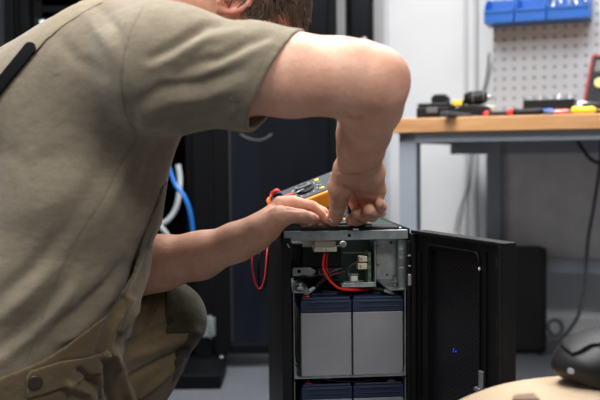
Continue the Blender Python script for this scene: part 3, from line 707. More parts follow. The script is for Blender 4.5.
# ------------------------------------------------------------------ multimeter on the power supply
A = P(264.5, 197.5, 1.80)
un = Vector((1, .12, .375)).normalized(); vn = Vector((.12, -1, -.42)); vn = (vn - un * vn.dot(un)).normalized(); nn = vn.cross(un) * -1
if nn.z < 0: nn = -nn
LM, WMm, TM = .178, .078, .034
MM = Matrix.Translation(A) @ Matrix((( un.x, vn.x, nn.x, 0), (un.y, vn.y, nn.y, 0), (un.z, vn.z, nn.z, 0), (0, 0, 0, 1)))
mt = thing('multimeter', 'orange and grey digital multimeter propped up behind the hands', 'multimeter', MM)
m = MB(); m.prism(rrect(0, LM, 0, WMm, .014), -TM, 0, 'z'); m.build('rubber_holster', 'orange_plastic', mt, .004, 3)
m = MB(); m.prism(rrect(.008, LM - .008, .006, WMm - .006, .010), .0003, .0028, 'z'); fp = m.build('face_plate', 'meter_grey', mt, .001)
m = MB(); m.box(LM - .040, LM - .012, .013, WMm - .013, .003, .0042); m.build('display', simple('lcd', (120, 128, 122), .3), mt, .0008)
m = MB(); m.lathe([(.019, .003), (.019, .006), (.016, .008)], 28, (.078, WMm / 2, 0)); dd = m.build('rotary_switch', 'black_plastic', mt)
m = MB(); m.box(.078 - .015, .078 + .015, WMm / 2 - .003, WMm / 2 + .003, .0082, .0115); m.build('pointer', 'grey_plastic', dd, .001)
for (a, b, mm) in ((.108, .018, 'yellow_plastic'), (.108, .060, 'yellow_plastic'), (.108, .032, 'grey_plastic'), (.108, .046, 'grey_plastic')):
    m = MB(); m.ball((a, b, .003), .0055, .0045, .0022, 6); m.build('button', mm, mt)
m = MB()
for k in range(11):
    an = R(-150 + 30 * k); m.box(.078 + .026 * math.cos(an) - .0015, .078 + .026 * math.cos(an) + .0015, WMm / 2 + .026 * math.sin(an) - .001, WMm / 2 + .026 * math.sin(an) + .001, .003, .0033)
m.build('range_marks', 'white_paper', fp)
for (a, b, mm) in ((.02, .016, 'red_plastic'), (.02, .032, 'black_plastic'), (.02, .048, 'black_plastic'), (.02, .064, 'red_plastic')):
    m = MB(); m.lathe([(.0055, .003), (.0055, .0046)], 14, (a, b, 0)); m.build('socket', mm, mt)
m = MB(); bz = (UH - .002); 
s0 = MM @ Vector((.12, .012, -TM - .0005)); s1 = MM @ Vector((.12, .066, -TM - .0005))
m.tube([s0, Vector((s0.x + .012, s0.y + .01, bz + .012)), Vector((s1.x + .012, s1.y + .01, bz + .012)), s1], .0028, 8); m.build('tilt_stand', 'black_plastic', mt, world=True)
def test_lead(label, mat, plug0, pts, group=None):
    t = thing('test_lead', label, 'test lead', Matrix.Translation(MM @ Vector(plug0)))
    a = MM @ Vector((plug0[0] + .004, plug0[1], .0055)); b = MM @ Vector((plug0[0], plug0[1], .012)); c = MM @ Vector((plug0[0] - .012, plug0[1] - .002, .009))
    m = MB(); m.tube([a, b, c], [.004, .0045, .0032], 12, sub=5); m.build('plug', mat, t, world=True)
    m = MB(); m.tube([c] + [P(*p) for p in pts], .0017, 8, sub=8); m.build('lead_wire', mat, t, world=True)
test_lead('red test lead looping down at the left side of the power supply', 'red_plastic', (.026, .016, 0), [(269, 201, 1.75), (267, 212, 1.68), (258, 236, 1.61), (252.2, 258, 1.585), (253.6, 276, 1.58), (257, 287, 1.578), (261, 288, 1.58), (264.6, 278, 1.585), (266.5, 258, 1.60), (268, 238, 1.63)])
test_lead('black test lead plugged in beside the red one', 'black_plastic', (.026, .032, 0), [(272, 202, 1.75), (270, 214, 1.69), (264, 236, 1.64), (259, 258, 1.60), (258.5, 280, 1.592), (261, 290, 1.59), (265, 284, 1.595), (268, 262, 1.61), (270, 240, 1.635)])
# red plug lying over the meter
t = thing('probe', 'short red test probe lying on the multimeter face', 'test probe', MM @ Matrix.Translation((.03, .066, .012)))
m = MB(); a = MM @ Vector((.0, .066, .012)); b = MM @ Vector((.052, .054, .010)); m.tube([a, a.lerp(b, .3), a.lerp(b, .8), b], [.004, .0055, .005, .003], 12); m.build('probe_grip', 'red_plastic', t, world=True)
m = MB(); m.tube([b, b + (b - a) * .45], .0011, 6); m.build('probe_tip', 'steel', t, world=True)

# ------------------------------------------------------------------ foreground right: canvas bag and black pouch
def prism_bag():
    t = thing('tool_bag', 'large tan canvas bag blurred in the lower right foreground', 'bag', Matrix.Translation((.34, 1.02, 0)))
    m = MB()
    prof = [(446, 425), (470, 411), (490, 403), (512, 396), (535, 391.5), (556, 388.5), (580, 386.5), (606, 385), (640, 387), (668, 398)]
    N = len(prof); rows = []
    for j in range(9):
        v = j / 8; d = .98 + .26 * v; sag = .020 * (2 * v - 1) ** 2 + (.018 if j in (0, 8) else 0)
        row = [P(p[0], p[1], 1.10) for p in prof]
        row = [Vector((p.x * (1.0) + (v - .5) * .02, d, p.z - sag + .003 * math.sin(7 * i + 3 * j))) for i, p in enumerate(row)]
        rows.append(row)
    grid = [[m._v(p) for p in r] for r in rows]
    for j in range(8):
        for i in range(N - 1): m.bm.faces.new((grid[j][i], grid[j][i + 1], grid[j + 1][i + 1], grid[j + 1][i]))
    low = [[m._v((r[i].x * .98 + .008, r[i].y, .001)) for i in range(N)] for r in rows]
    for i in range(N - 1):
        m.bm.faces.new((grid[0][i], low[0][i], low[0][i + 1], grid[0][i + 1])); m.bm.faces.new((grid[8][i], grid[8][i + 1], low[8][i + 1], low[8][i]))
    for j in range(8):
        m.bm.faces.new((grid[j][0], grid[j + 1][0], low[j + 1][0], low[j][0])); m.bm.faces.new((grid[j][N - 1], low[j][N - 1], low[j + 1][N - 1], grid[j + 1][N - 1]))
        for i in range(N - 1): m.bm.faces.new((low[j][i], low[j + 1][i], low[j + 1][i + 1], low[j][i + 1]))
    m.build('bag_body', 'tan_canvas', t, world=True, subsurf=2)
    m = MB(); a = P(512, 397, .985); 
    m.hexa([P(512, 399, .972), P(540, 399, .972), P(541, 404, .972), P(511, 404, .972), P(514, 394.5, .985), P(533, 392.5, .985), P(537, 396, .978), P(512, 400, .978)])
    m.build('leather_patch', 'brown_leather', t, .001, world=True)
prism_bag()
# ------------------------------------------------------------------ rounded organic shapes: distance fields meshed on a grid
def A3(p): return np.array(p, dtype=np.float32)
def PP(*p): return A3(P(*p))
def cone(a, b, ra, rb=None):
    a = A3(a); b = A3(b); rb = ra if rb is None else rb; ab = b - a; L2 = float(ab @ ab) + 1e-9
    def f(X):
        d = X - a; t = np.clip((d @ ab) / L2, 0, 1)
        q = d - t[:, None] * ab
        return np.sqrt(np.einsum('ij,ij->i', q, q)) - (ra + (rb - ra) * t)
    return f
def ball(c, r): return cone(c, A3(c) + A3((0, 0, 1e-4)), r)
def ell(c, rad, rot=None):
    c = A3(c); rad = A3(rad); Rm = np.eye(3, dtype=np.float32) if rot is None else np.array(rot, np.float32)
    def f(X):
        q = (X - c) @ Rm          # columns of rot are the local axes
        k0 = np.linalg.norm(q / rad, axis=1); k1 = np.linalg.norm(q / (rad * rad), axis=1) + 1e-9
        return k0 * (k0 - 1) / k1
    return f
def rbox(c, half, r, rot=None):
    c = A3(c); half = A3(half) - r; Rm = np.eye(3, dtype=np.float32) if rot is None else np.array(rot, np.float32)
    def f(X):
        q = np.abs((X - c) @ Rm) - half
        return np.linalg.norm(np.maximum(q, 0), axis=1) + np.minimum(q.max(axis=1), 0) - r
    return f
def smin(a, b, k):
    h = np.maximum(k - np.abs(a - b), 0) / k
    return np.minimum(a, b) - h * h * k * .25
def U(k, *fs):
    def f(X):
        r = fs[0](X)
        for g in fs[1:]: r = smin(r, g(X), k)
        return r
    return f
def chain(pts, k=.004):
    """pts: (point, radius) list"""
    return U(k, *[cone(a[0], b[0], a[1], b[1]) for a, b in zip(pts, pts[1:])])
def near(f, c, rad):
    c = A3(c)
    def g(X):
        d0 = np.linalg.norm(X - c, axis=1) - rad
        if d0.min() > .04: return d0
        return f(X)
    return g
def smax(a, b, k): return -smin(-a, -b, k)
def seg_px(line):
    line = np.array(line, np.float32)
    def f(px, py):
        best = np.full(px.shape, 1e9, np.float32)
        for (x0, y0), (x1, y1) in zip(line, line[1:]):
            dx, dy = x1 - x0, y1 - y0; t = np.clip(((px - x0) * dx + (py - y0) * dy) / (dx * dx + dy * dy + 1e-6), 0, 1)
            best = np.minimum(best, np.hypot(px - x0 - t * dx, py - y0 - t * dy))
        return best
    return f
def poly_px(poly):
    """signed distance (photo units) to a closed outline, negative inside"""
    poly = np.array(poly, np.float32); n = len(poly); sg = seg_px(list(poly) + [poly[0]])
    def f(px, py):
        d = sg(px, py); ins = np.zeros(px.shape, bool)
        for i in range(n):
            x0, y0 = poly[i]; x1, y1 = poly[(i + 1) % n]
            c = ((y0 > py) != (y1 > py)) & (px < (x1 - x0) * (py - y0) / (y1 - y0 + 1e-9) + x0)
            ins ^= c
        return np.where(ins, -d, d)
    return f
def mesh_field(f, lo, hi, h, name):
    import openvdb as vdb
    B = 24; lo = A3(lo); hi = A3(hi)
    n = np.ceil((hi - lo) / h / B).astype(int)
    ii = np.stack(np.meshgrid(*[np.arange(k) for k in n], indexing='ij'), -1).reshape(-1, 3)
    cen = lo + (ii * B + B / 2) * h; dc = np.concatenate([f(c.astype(np.float32)) for c in np.array_split(cen, max(1, len(cen) // 20000))])
    rad = B * h * .87 * 1.25 + .012
    loc = np.stack(np.meshgrid(*[np.arange(B)] * 3, indexing='ij'), -1).reshape(-1, 3).astype(np.float32) * h
    g = vdb.FloatGrid(.05); g.transform = vdb.createLinearTransform(voxelSize=h)
    neg = np.full((B, B, B), -.05, np.float32)
    for i, d in zip(ii, dc):
        if d > rad: continue
        if d < -rad: g.copyFromArray(neg, ijk=tuple(int(v) for v in i * B)); continue
        v = f((loc + (lo + i * B * h)).astype(np.float32)).astype(np.float32)
        g.copyFromArray(np.clip(v, -.05, .05).reshape(B, B, B), ijk=tuple(int(q) for q in i * B))
    pts, quads = g.convertToQuads(0.0)
    pts = np.asarray(pts, np.float32) + lo
    return pts, np.asarray(quads, np.int64)[:, ::-1]
def relax(V, F, it=2, lam=.5):
    n = len(V); cnt = np.zeros(n, np.float32); pairs = []
    for a, b in ((0, 1), (1, 2), (2, 3), (3, 0)): pairs.append((F[:, a], F[:, b]))
    for a, b in pairs: np.add.at(cnt, a, 1); np.add.at(cnt, b, 1)
    for k in range(it * 2):
        acc = np.zeros_like(V)
        for a, b in pairs:
            for c in range(3):
                acc[:, c] += np.bincount(a, V[b, c], n) + np.bincount(b, V[a, c], n)
        w = lam if k % 2 == 0 else -lam * .96
        V = V + w * (acc / np.maximum(cnt, 1)[:, None] - V)
    return V
def vnormals(V, F):
    fn = np.cross(V[F[:, 2]] - V[F[:, 0]], V[F[:, 3]] - V[F[:, 1]]); N = np.zeros_like(V)
    for k in range(4):
        for c in range(3): N[:, c] += np.bincount(F[:, k], fn[:, c], len(V))
    return N / (np.linalg.norm(N, axis=1, keepdims=True) + 1e-12)
def link_mesh(V, F, name, mat, parent=None, attrs=None):
    if parent is not None:
        im = np.array(abs_m(parent).inverted(), np.float64); V = V @ im[:3, :3].T + im[:3, 3]; off = None
    else:
        off = np.array([(V[:, 0].min() + V[:, 0].max()) / 2, (V[:, 1].min() + V[:, 1].max()) / 2, V[:, 2].min()]); V = V - off
    me = bpy.data.meshes.new(name); me.vertices.add(len(V)); me.vertices.foreach_set('co', V.astype(np.float32).ravel())
    me.loops.add(len(F) * 4); me.loops.foreach_set('vertex_index', F.astype(np.int32).ravel())
    me.polygons.add(len(F)); me.polygons.foreach_set('loop_start', np.arange(0, len(F) * 4, 4, dtype=np.int32))
    me.update(calc_edges=True); me.validate()
    me.polygons.foreach_set('use_smooth', np.ones(len(me.polygons), bool))
    for k, v in (attrs or {}).items():
        if len(me.vertices) == len(v):
            at = me.attributes.new(k, 'FLOAT', 'POINT'); at.data.foreach_set('value', v.astype(np.float32))
    o = bpy.data.objects.new(name, me); COL.objects.link(o); me.materials.append(M[mat] if isinstance(mat, str) else mat)
    if parent is not None: o.parent = parent
    else: o.location = off
    return o
def keep_big(V, F, minv=200):
    """drop stray crumbs"""
    n = len(V); lab = np.arange(n)
    while True:
        m = lab[F].min(axis=1); new = lab.copy()
        for k in range(4): np.minimum.at(new, F[:, k], m)
        new = new[new]
        if (new == lab).all(): break
        lab = new
    u, inv, c = np.unique(lab, return_inverse=True, return_counts=True)
    ok = c[inv] >= minv; idx = np.cumsum(ok) - 1; F = F[ok[F].all(axis=1)]
    return V[ok], idx[F]
def solid(f, lo, hi, h, name, mat, parent=None, post=None, smooth=2, crumbs=150):
    V, F = mesh_field(f, lo, hi, h, name)
    V, F = keep_big(V, F, crumbs)
    V = relax(V, F, smooth)
    N = vnormals(V, F)
    # outward test
    t = f((V[:500] + N[:500] * h).astype(np.float32)).mean() - f((V[:500] - N[:500] * h).astype(np.float32)).mean()
    if t < 0: F = F[:, ::-1]; N = -N
    attrs = None
    if post: V, attrs = post(V, N)
    return link_mesh(V, F, name, mat, parent, attrs)
# ------------------------------------------------------------------ materials of the man
def attr(s, name):
    a = s.n('ShaderNodeAttribute'); a.attribute_name = name; return a.outputs['Fac']
def skin_mat():
    s = NT('skin'); co = s.coord()
    c = s.ramp(s.noise(22, 4, co), [(.3, lin((200, 148, 122))), (.7, lin((220, 173, 148)))])
    c = s.mix(s.math('MULTIPLY', s.ramp(s.noise(150, 4, co), [(.5, (0, 0, 0, 1)), (.8, (1, 1, 1, 1))]), .25), c, lin((176, 104, 84)))
    c = s.mix(s.math('MULTIPLY', attr(s, 'flush'), .55), c, lin((196, 96, 78)))
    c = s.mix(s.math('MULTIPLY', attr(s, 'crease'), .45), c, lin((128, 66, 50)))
    s.l(c, s.b.inputs['Base Color'])
    s.set(Roughness=.52, Subsurface_Weight=.05, Subsurface_Scale=.012, Specular_IOR_Level=.4); s.b.inputs['Subsurface Radius'].default_value = (1, .35, .2)
    b = s.bump(s.noise(420, 4, co), .25, .0012); s.bump(s.noise(110, 3, co), .22, .003, b)
    return s.m
M['skin'] = skin_mat()
def cloth(name, c0, c1, fine=900, wr=14, wb=.5, twill=False, seamcol=None):
    s = NT(name); co = s.coord()
    a = s.noise(38, 5, s.coord('Object', (1, 1, 3.0)), .7)
    b = s.noise(fine, 2, co)
    c = s.mix(.45, s.ramp(a, [(.3, lin(c0)), (.7, lin(c1))]), s.ramp(b, [(.3, lin(c0)), (.7, lin(c1))]))
    c = s.mix(s.math('MULTIPLY', attr(s, 'seam'), .38), c, lin(seamcol or tuple(v * .35 for v in c0)))
    s.l(c, s.b.inputs['Base Color']); s.set(Roughness=.92, Specular_IOR_Level=.15, Sheen_Weight=.15, Sheen_Roughness=.5)
    n1 = s.bump(s.noise(wr, 4, co, .5, .8), wb, .010)
    n2 = s.bump(s.noise(wr * 4.5, 3, co, .5, .6), wb * .5, .003, n1)
    s.bump(s.noise(fine * .8, 2, co), .35, .0008, n2)
    return s.m
M['shirt'] = cloth('shirt_jersey', (106, 96, 80), (138, 127, 109), 800, 11, .45)
M['trousers'] = cloth('work_trousers', (84, 71, 52), (106, 91, 68), 1100, 16, .5)
M['knee_fabric'] = cloth('knee_fabric', (44, 40, 28), (58, 52, 37), 1100, 18, .5)
M['strap'] = cloth('strap_webbing', (116, 104, 84), (142, 130, 108), 1200, 20, .1)
M['elastic'] = simple('elastic', (9, 10, 11), .8, spec=.1, var=.15, scale=400)
def hair_mat():
    s = NT('hair'); s.l(s.ramp(s.noise(60, 3), [(.3, lin((62, 50, 41))), (.7, lin((112, 92, 74)))]), s.b.inputs['Base Color']); s.set(Roughness=.5); return s.m
M['hair'] = hair_mat()
M['nail'] = simple('nail', (226, 178, 160), .3, var=.03)
M['iris'] = simple('eye_dark', (40, 30, 25), .2)

# ------------------------------------------------------------------ joints
man = thing('person', 'man in olive T-shirt and work trousers crouching and wiring the open power supply', 'person', Matrix.Translation((P(60, 300, 1.45).x, 1.45, 0)))

def torso(off, k=.02):
    off = off - .002
    n = [((66, 114, 1.40), .124), ((104, 92, 1.37), .122), ((80, 190, 1.375), .116), ((48, 272, 1.385), .112), ((18, 350, 1.40), .116), ((4, 425, 1.42), .120)]
    fs = []
    for dx, dy, e_ in ((0, 0, 0), (-.05, .10, .004), (-.10, .20, 0)):
        q = [(PP(p[0], p[1], p[2]) + A3((dx, dy, 0)), r + off + e_) for p, r in n]
        fs += [cone(q[0][0], q[1][0], q[0][1], q[1][1]), cone(q[0][0], q[2][0], q[0][1], q[2][1]), cone(q[1][0], q[2][0], q[1][1], q[2][1]), cone(q[2][0], q[3][0], q[2][1], q[3][1]), cone(q[3][0], q[4][0], q[3][1], q[4][1]), cone(q[4][0], q[5][0], q[4][1], q[5][1])]
    return U(k, *fs)

SR = (166, 69, 1.245); SL = PP(118, 100, 1.62)
# right arm
rarm = chain([(PP(*SR), .064), (PP(232, 76, 1.22), .0520), (PP(292, 75, 1.208), .0535), (PP(340, 77, 1.20), .0490), (PP(368, 81, 1.20), .0470)], .02)
relb = U(.012, cone(PP(366, 79, 1.205), PP(377, 80, 1.20), .045, .036), ball(PP(387, 77, 1.205), .0215))
rfore = chain([(PP(373, 84, 1.205), .043), (PP(369.5, 105, 1.24), .0425), (PP(366, 128, 1.31), .0350), (PP(361.5, 148, 1.375), .0300)], .02)
rwr = U(.02, cone(PP(359, 136, 1.34), PP(350, 170, 1.44), .030, .0225), cone(PP(364, 136, 1.34), PP(368, 170, 1.44), .030, .0225))
# right hand, thumb and fingers
def H(*pts): return chain([(PP(p[0], p[1], p[2]), p[3]) for p in pts], .003)
rpalm = U(.012, cone(PP(351, 168, 1.437), PP(352, 194, 1.52), .0215, .0145), cone(PP(360, 169, 1.44), PP(362, 195, 1.525), .020, .0145), cone(PP(368, 169, 1.44), PP(371, 195, 1.518), .0215, .0140),
          cone(PP(371, 174, 1.445), PP(376, 190, 1.482), .0215, .0145), cone(PP(376, 190, 1.482), PP(377, 198, 1.505), .0145, .0115), cone(PP(344, 170, 1.435), PP(339.5, 186, 1.46), .0150, .0190))
rthumb = H((340.5, 188, 1.460, .0185), (339, 200, 1.480, .0158), (337.0, 210, 1.498, .0130), (335.5, 217, 1.510, .0120), (334.0, 220.6, 1.517, .0100))
rfing = [H((354, 200, 1.545, .0120), (362, 218.0, 1.550, .0112), (357, 220.0, 1.530, .0104), (351.0, 219.2, 1.508, .0100)),
         H((363, 200, 1.548, .0120), (372, 215.5, 1.540, .0112), (364.5, 215.5, 1.512, .0104), (356.8, 212.8, 1.490, .0099)),
         H((371, 200, 1.535, .0120), (380, 211.5, 1.528, .0105), (376.0, 212.0, 1.500, .0104), (369.0, 210.0, 1.474, .0101)),
         H((377, 199, 1.510, .0105), (381.5, 207.0, 1.500, .0088), (381.5, 206.0, 1.485, .0080), (379.5, 203.2, 1.470, .0074))]
rhand = near(U(.006, rpalm, rthumb, *[U(.0015, f) for f in rfing][:0] or [rfing[0]]), PP(358, 195, 1.49), .13)
def hand_union(palm, thumb, fingers, c, R_):
    def f(X):
        r = smin(palm(X), thumb(X), .009)
        fd = None
        for g in fingers:
            v = g(X); fd = v if fd is None else smin(fd, v, .0016)
        return smin(r, fd, .0030)
    return near(f, c, R_)
rhand = hand_union(rpalm, rthumb, rfing, PP(358, 195, 1.49), .13)
# left arm
larm = U(.02, cone(SL, PP(108, 268, 1.555), .060, .046))
lfore = chain([(PP(106, 272, 1.54), .046), (PP(135, 267, 1.52), .0465), (PP(160, 263, 1.510), .0440), (PP(200, 255.5, 1.50), .0370), (PP(238, 241.5, 1.490), .0295), (PP(254, 234.5, 1.488), .0255)], .02)
lpalm = U(.012, cone(PP(253, 233.5, 1.49), PP(282, 207.5, 1.512), .0260, .0165), cone(PP(256, 236, 1.49), PP(270, 232, 1.475), .0225, .0135),
          cone(PP(258, 234, 1.50), PP(284, 211, 1.535), .022, .014), cone(PP(258, 236, 1.505), PP(279, 219, 1.555), .020, .013), cone(PP(262, 228, 1.486), PP(281, 216, 1.477), .0235, .0165), cone(PP(269, 232, 1.475), PP(279, 220, 1.472), .0120, .0125))
lthumb = H((279, 217, 1.474, .0155), (290, 215.2, 1.472, .0128), (302, 215.8, 1.478, .0112), (309, 217.6, 1.484, .0108), (314.0, 219.4, 1.489, .0092))
lfing = [H((281, 205, 1.508, .0155), (292, 203, 1.510, .0125), (309.5, 206.4, 1.516, .0105), (319.5, 213.5, 1.523, .0092), (326.5, 221.0, 1.528, .0078)),
         H((284, 207, 1.535, .0140), (312, 206.8, 1.545, .0100), (323, 212.5, 1.549, .0090), (329.5, 219.0, 1.551, .0078)),
         H((281, 212, 1.556, .0130), (306, 212.5, 1.570, .0095), (316, 217, 1.573, .0085), (321, 222.0, 1.574, .0075)),
         H((277, 218, 1.570, .0115), (296, 218.5, 1.588, .0085), (304, 221.5, 1.590, .0075), (308, 224.5, 1.590, .0065))]
lhand = hand_union(lpalm, lthumb, lfing, PP(290, 220, 1.52), .13)
# head: local axes forward (face), side (towards the camera), up (crown)
HC = PP(242, 1, 1.455)
upv = A3((.89, -.08, .42)); upv /= np.linalg.norm(upv); fwd = A3((.42, .02, -.89)); fwd -= upv * (fwd @ upv); fwd /= np.linalg.norm(fwd); sdv = np.cross(fwd, upv); sdv = sdv if sdv[1] < 0 else -sdv
HR = np.stack([fwd, sdv, upv], 1)
def hp(f, s, u): return HC + HR @ A3((f, s, u))
skull = ell(hp(-.004, 0, .010), (.096, .076, .088), HR)
head = U(.008, skull, ell(hp(.028, 0, -.045), (.062, .060, .075), HR), ell(hp(.045, 0, -.088), (.036, .034, .026), HR), ell(hp(-.012, 0, -.05), (.055, .062, .05), HR))
nose = U(.006, cone(hp(.094, 0, .006), hp(.112, 0, -.030), .008, .011), ball(hp(.102, .012, -.034), .008), ball(hp(.102, -.012, -.034), .008))
brow = U(.01, cone(hp(.088, .040, .018), hp(.094, .012, .016), .009), cone(hp(.088, -.040, .018), hp(.094, -.012, .016), .009))
lips = U(.004, cone(hp(.088, .018, -.060), hp(.096, 0, -.057), .005, .0065), cone(hp(.088, -.018, -.060), hp(.096, 0, -.057), .005, .0065), cone(hp(.088, .014, -.068), hp(.094, 0, -.069), .005, .007), cone(hp(.088, -.014, -.068), hp(.094, 0, -.069), .005, .007))
def ear(sg):
    c = (.014, sg * .078, .000)
    ring = []
    for k in range(10):
        a = R(-150 + k * 30); ring.append((hp(c[0] - .006 + .0155 * math.cos(a), c[1] + sg * (.009 - .006 * math.cos(a)), c[2] + .027 * math.sin(a) - .002), .0042))
    conch = ell(hp(c[0] - .004, c[1] + sg * .000, c[2]), (.014, .006, .022), HR)
    return U(.004, chain(ring, .003), conch, ball(hp(c[0] - .002, c[1] + sg * .004, c[2] - .030), .0075), cone(hp(c[0] - .012, c[1] + sg * .006, c[2] + .012), hp(c[0] - .014, c[1] + sg * .004, c[2] - .016), .0035))
def headf(X):
    d = smin(head(X), nose(X), .010); d = smin(d, brow(X), .012); d = smin(d, lips(X), .006)
    for sg in (1, -1):
        sock = ell(hp(.092, sg * .032, .002), (.014, .018, .012), HR)
        d = smax(d, -sock(X), .012); d = smin(d, ball(hp(.078, sg * .032, .002), .0125)(X), .003)
        d = smin(d, ear(sg)(X), .006)
    return d
headf_n = near(headf, HC, .19)
neckb = A3(PP(130, 20, 1.455))
neck = cone(neckb, hp(-.035, 0, -.055), .066, .058)
# legs
hipR, kneeR, ankR = PP(8, 432, 1.42), PP(167, 320, 1.57), PP(92, 505, 1.55)
hipL, kneeL, ankL = PP(8, 432, 1.62), PP(95, 540, 1.83), PP(-70, 560, 1.86)
toeR = A3((ankR[0] + .09, ankR[1] - .01, .035)); toeL = A3((ankL[0] - .10, ankL[1] + .02, .03))
def legs(off, dr=0):
    return U(.03, cone(hipR, kneeR, .098 + off, .057 + off), cone(kneeR, PP(144, 368, 1.56), .056 + off, .052 + off), cone(PP(144, 368, 1.56), ankR, .052 + off, .042 + off),
             cone(hipL, kneeL, .098 + off, .060 + off), cone(kneeL, ankL, .058 + off, .042 + off), cone(hipR, hipL, .105 + off))
torsoS = torso(-.012); legsS = legs(-.014)
feet = U(.02, cone(ankR, toeR, .036, .028), cone(ankL, toeL, .036, .028))
def bodyf(X):
    r = smin(torsoS(X), neck(X), .04)
    ra = smin(smin(rarm(X), relb(X), .018), smin(rfore(X), rwr(X), .02), .022)
    ra = smin(ra, rhand(X), .014)
    la = smin(larm(X), lfore(X), .02); la = smin(la, lhand(X), .012)
    r = smin(r, ra, .012); r = smin(r, la, .012)
    r = smin(r, headf_n(X), .02)
    return smin(smin(r, legsS(X), .03), feet(X), .02)
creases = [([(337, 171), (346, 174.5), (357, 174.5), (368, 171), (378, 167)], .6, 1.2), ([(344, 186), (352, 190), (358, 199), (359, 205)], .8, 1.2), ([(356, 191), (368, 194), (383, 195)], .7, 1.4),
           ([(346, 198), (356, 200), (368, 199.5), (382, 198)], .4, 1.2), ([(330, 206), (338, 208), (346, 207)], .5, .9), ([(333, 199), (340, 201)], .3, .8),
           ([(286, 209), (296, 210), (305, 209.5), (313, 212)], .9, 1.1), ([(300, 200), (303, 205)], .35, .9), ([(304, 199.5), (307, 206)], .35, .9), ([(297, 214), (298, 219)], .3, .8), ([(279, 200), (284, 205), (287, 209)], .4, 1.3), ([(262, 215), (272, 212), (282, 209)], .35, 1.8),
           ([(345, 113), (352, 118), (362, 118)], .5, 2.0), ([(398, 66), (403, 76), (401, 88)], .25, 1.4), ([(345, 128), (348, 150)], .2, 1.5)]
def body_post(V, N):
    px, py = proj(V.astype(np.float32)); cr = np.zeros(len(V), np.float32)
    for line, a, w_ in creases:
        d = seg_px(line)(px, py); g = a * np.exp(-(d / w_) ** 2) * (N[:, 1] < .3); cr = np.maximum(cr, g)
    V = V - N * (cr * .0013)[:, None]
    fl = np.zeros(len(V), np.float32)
    for (x, y, d, rr, a) in ((400, 76, 1.2, .032, .9), (233, 2, 1.37, .035, 1.0), (309, 205, 1.515, .014, .6), (283, 202, 1.5, .02, .5), (352, 220, 1.5, .010, .4), (357, 212, 1.49, .010, .4), (369, 211, 1.48, .010, .4), (379, 208, 1.48, .009, .4), (333, 220, 1.515, .014, .8), (326, 221, 1.53, .012, .7), (314, 219, 1.489, .013, .6), (350, 190, 1.45, .03, .15), (374, 195, 1.47, .02, .4), (283, 20, 1.4, .05, .6), (190, 0, 1.42, .05, .3), (350, 120, 1.3, .05, .25), (280, 110, 1.2, .05, .2)):
        q = np.linalg.norm(V - PP(x, y, d), axis=1); fl = np.maximum(fl, a * np.exp(-(q / rr) ** 2))
    return V, {'crease': np.clip(cr, 0, 1), 'flush': fl}
HB = .0020
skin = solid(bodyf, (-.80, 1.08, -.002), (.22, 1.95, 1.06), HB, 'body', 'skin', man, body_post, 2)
print('body', len(skin.data.vertices))

# ------------------------------------------------------------------ shirt
T0 = torso(.006)
slv = U(.02, cone(PP(166, 68, 1.245), PP(250, 76.5, 1.222), .0800, .0705), cone(PP(250, 76.5, 1.222), PP(330, 80, 1.20), .0705, .063))
slvL = cone(SL, SL + (PP(108, 268, 1.555) - SL) * .62, .074, .064)
shoulder = U(.03, cone(PP(130, 62, 1.33), PP(166, 69, 1.245), .09, .086), cone(PP(130, 58, 1.45), PP(150, 60, 1.34), .09, .085), cone(PP(120, 65, 1.45), SL, .09, .08))
hem_p = (PP(295, 31, 1.17) + PP(240, 131, 1.17)) / 2; hv = PP(240, 131, 1.17) - PP(295, 31, 1.17); hv /= np.linalg.norm(hv); hw = A3((.22, 1, .02)); hn = np.cross(hv, hw); hn /= np.linalg.norm(hn); hn = hn if hn[0] > 0 else -hn
slin = U(.02, cone(PP(200, 72, 1.232), PP(250, 76.5, 1.222), .0735, .0645), cone(PP(250, 76.5, 1.222), PP(330, 80, 1.20), .0645, .057))
hemL_n = A3(PP(108, 268, 1.555) - SL); hemL_n /= np.linalg.norm(hemL_n); hemL_p = SL + (PP(108, 268, 1.555) - SL) * .55
hem_edge = [(160, 202), (142, 241), (132, 275), (107, 316), (66, 347), (40, 362), (0, 379), (-120, 430)]
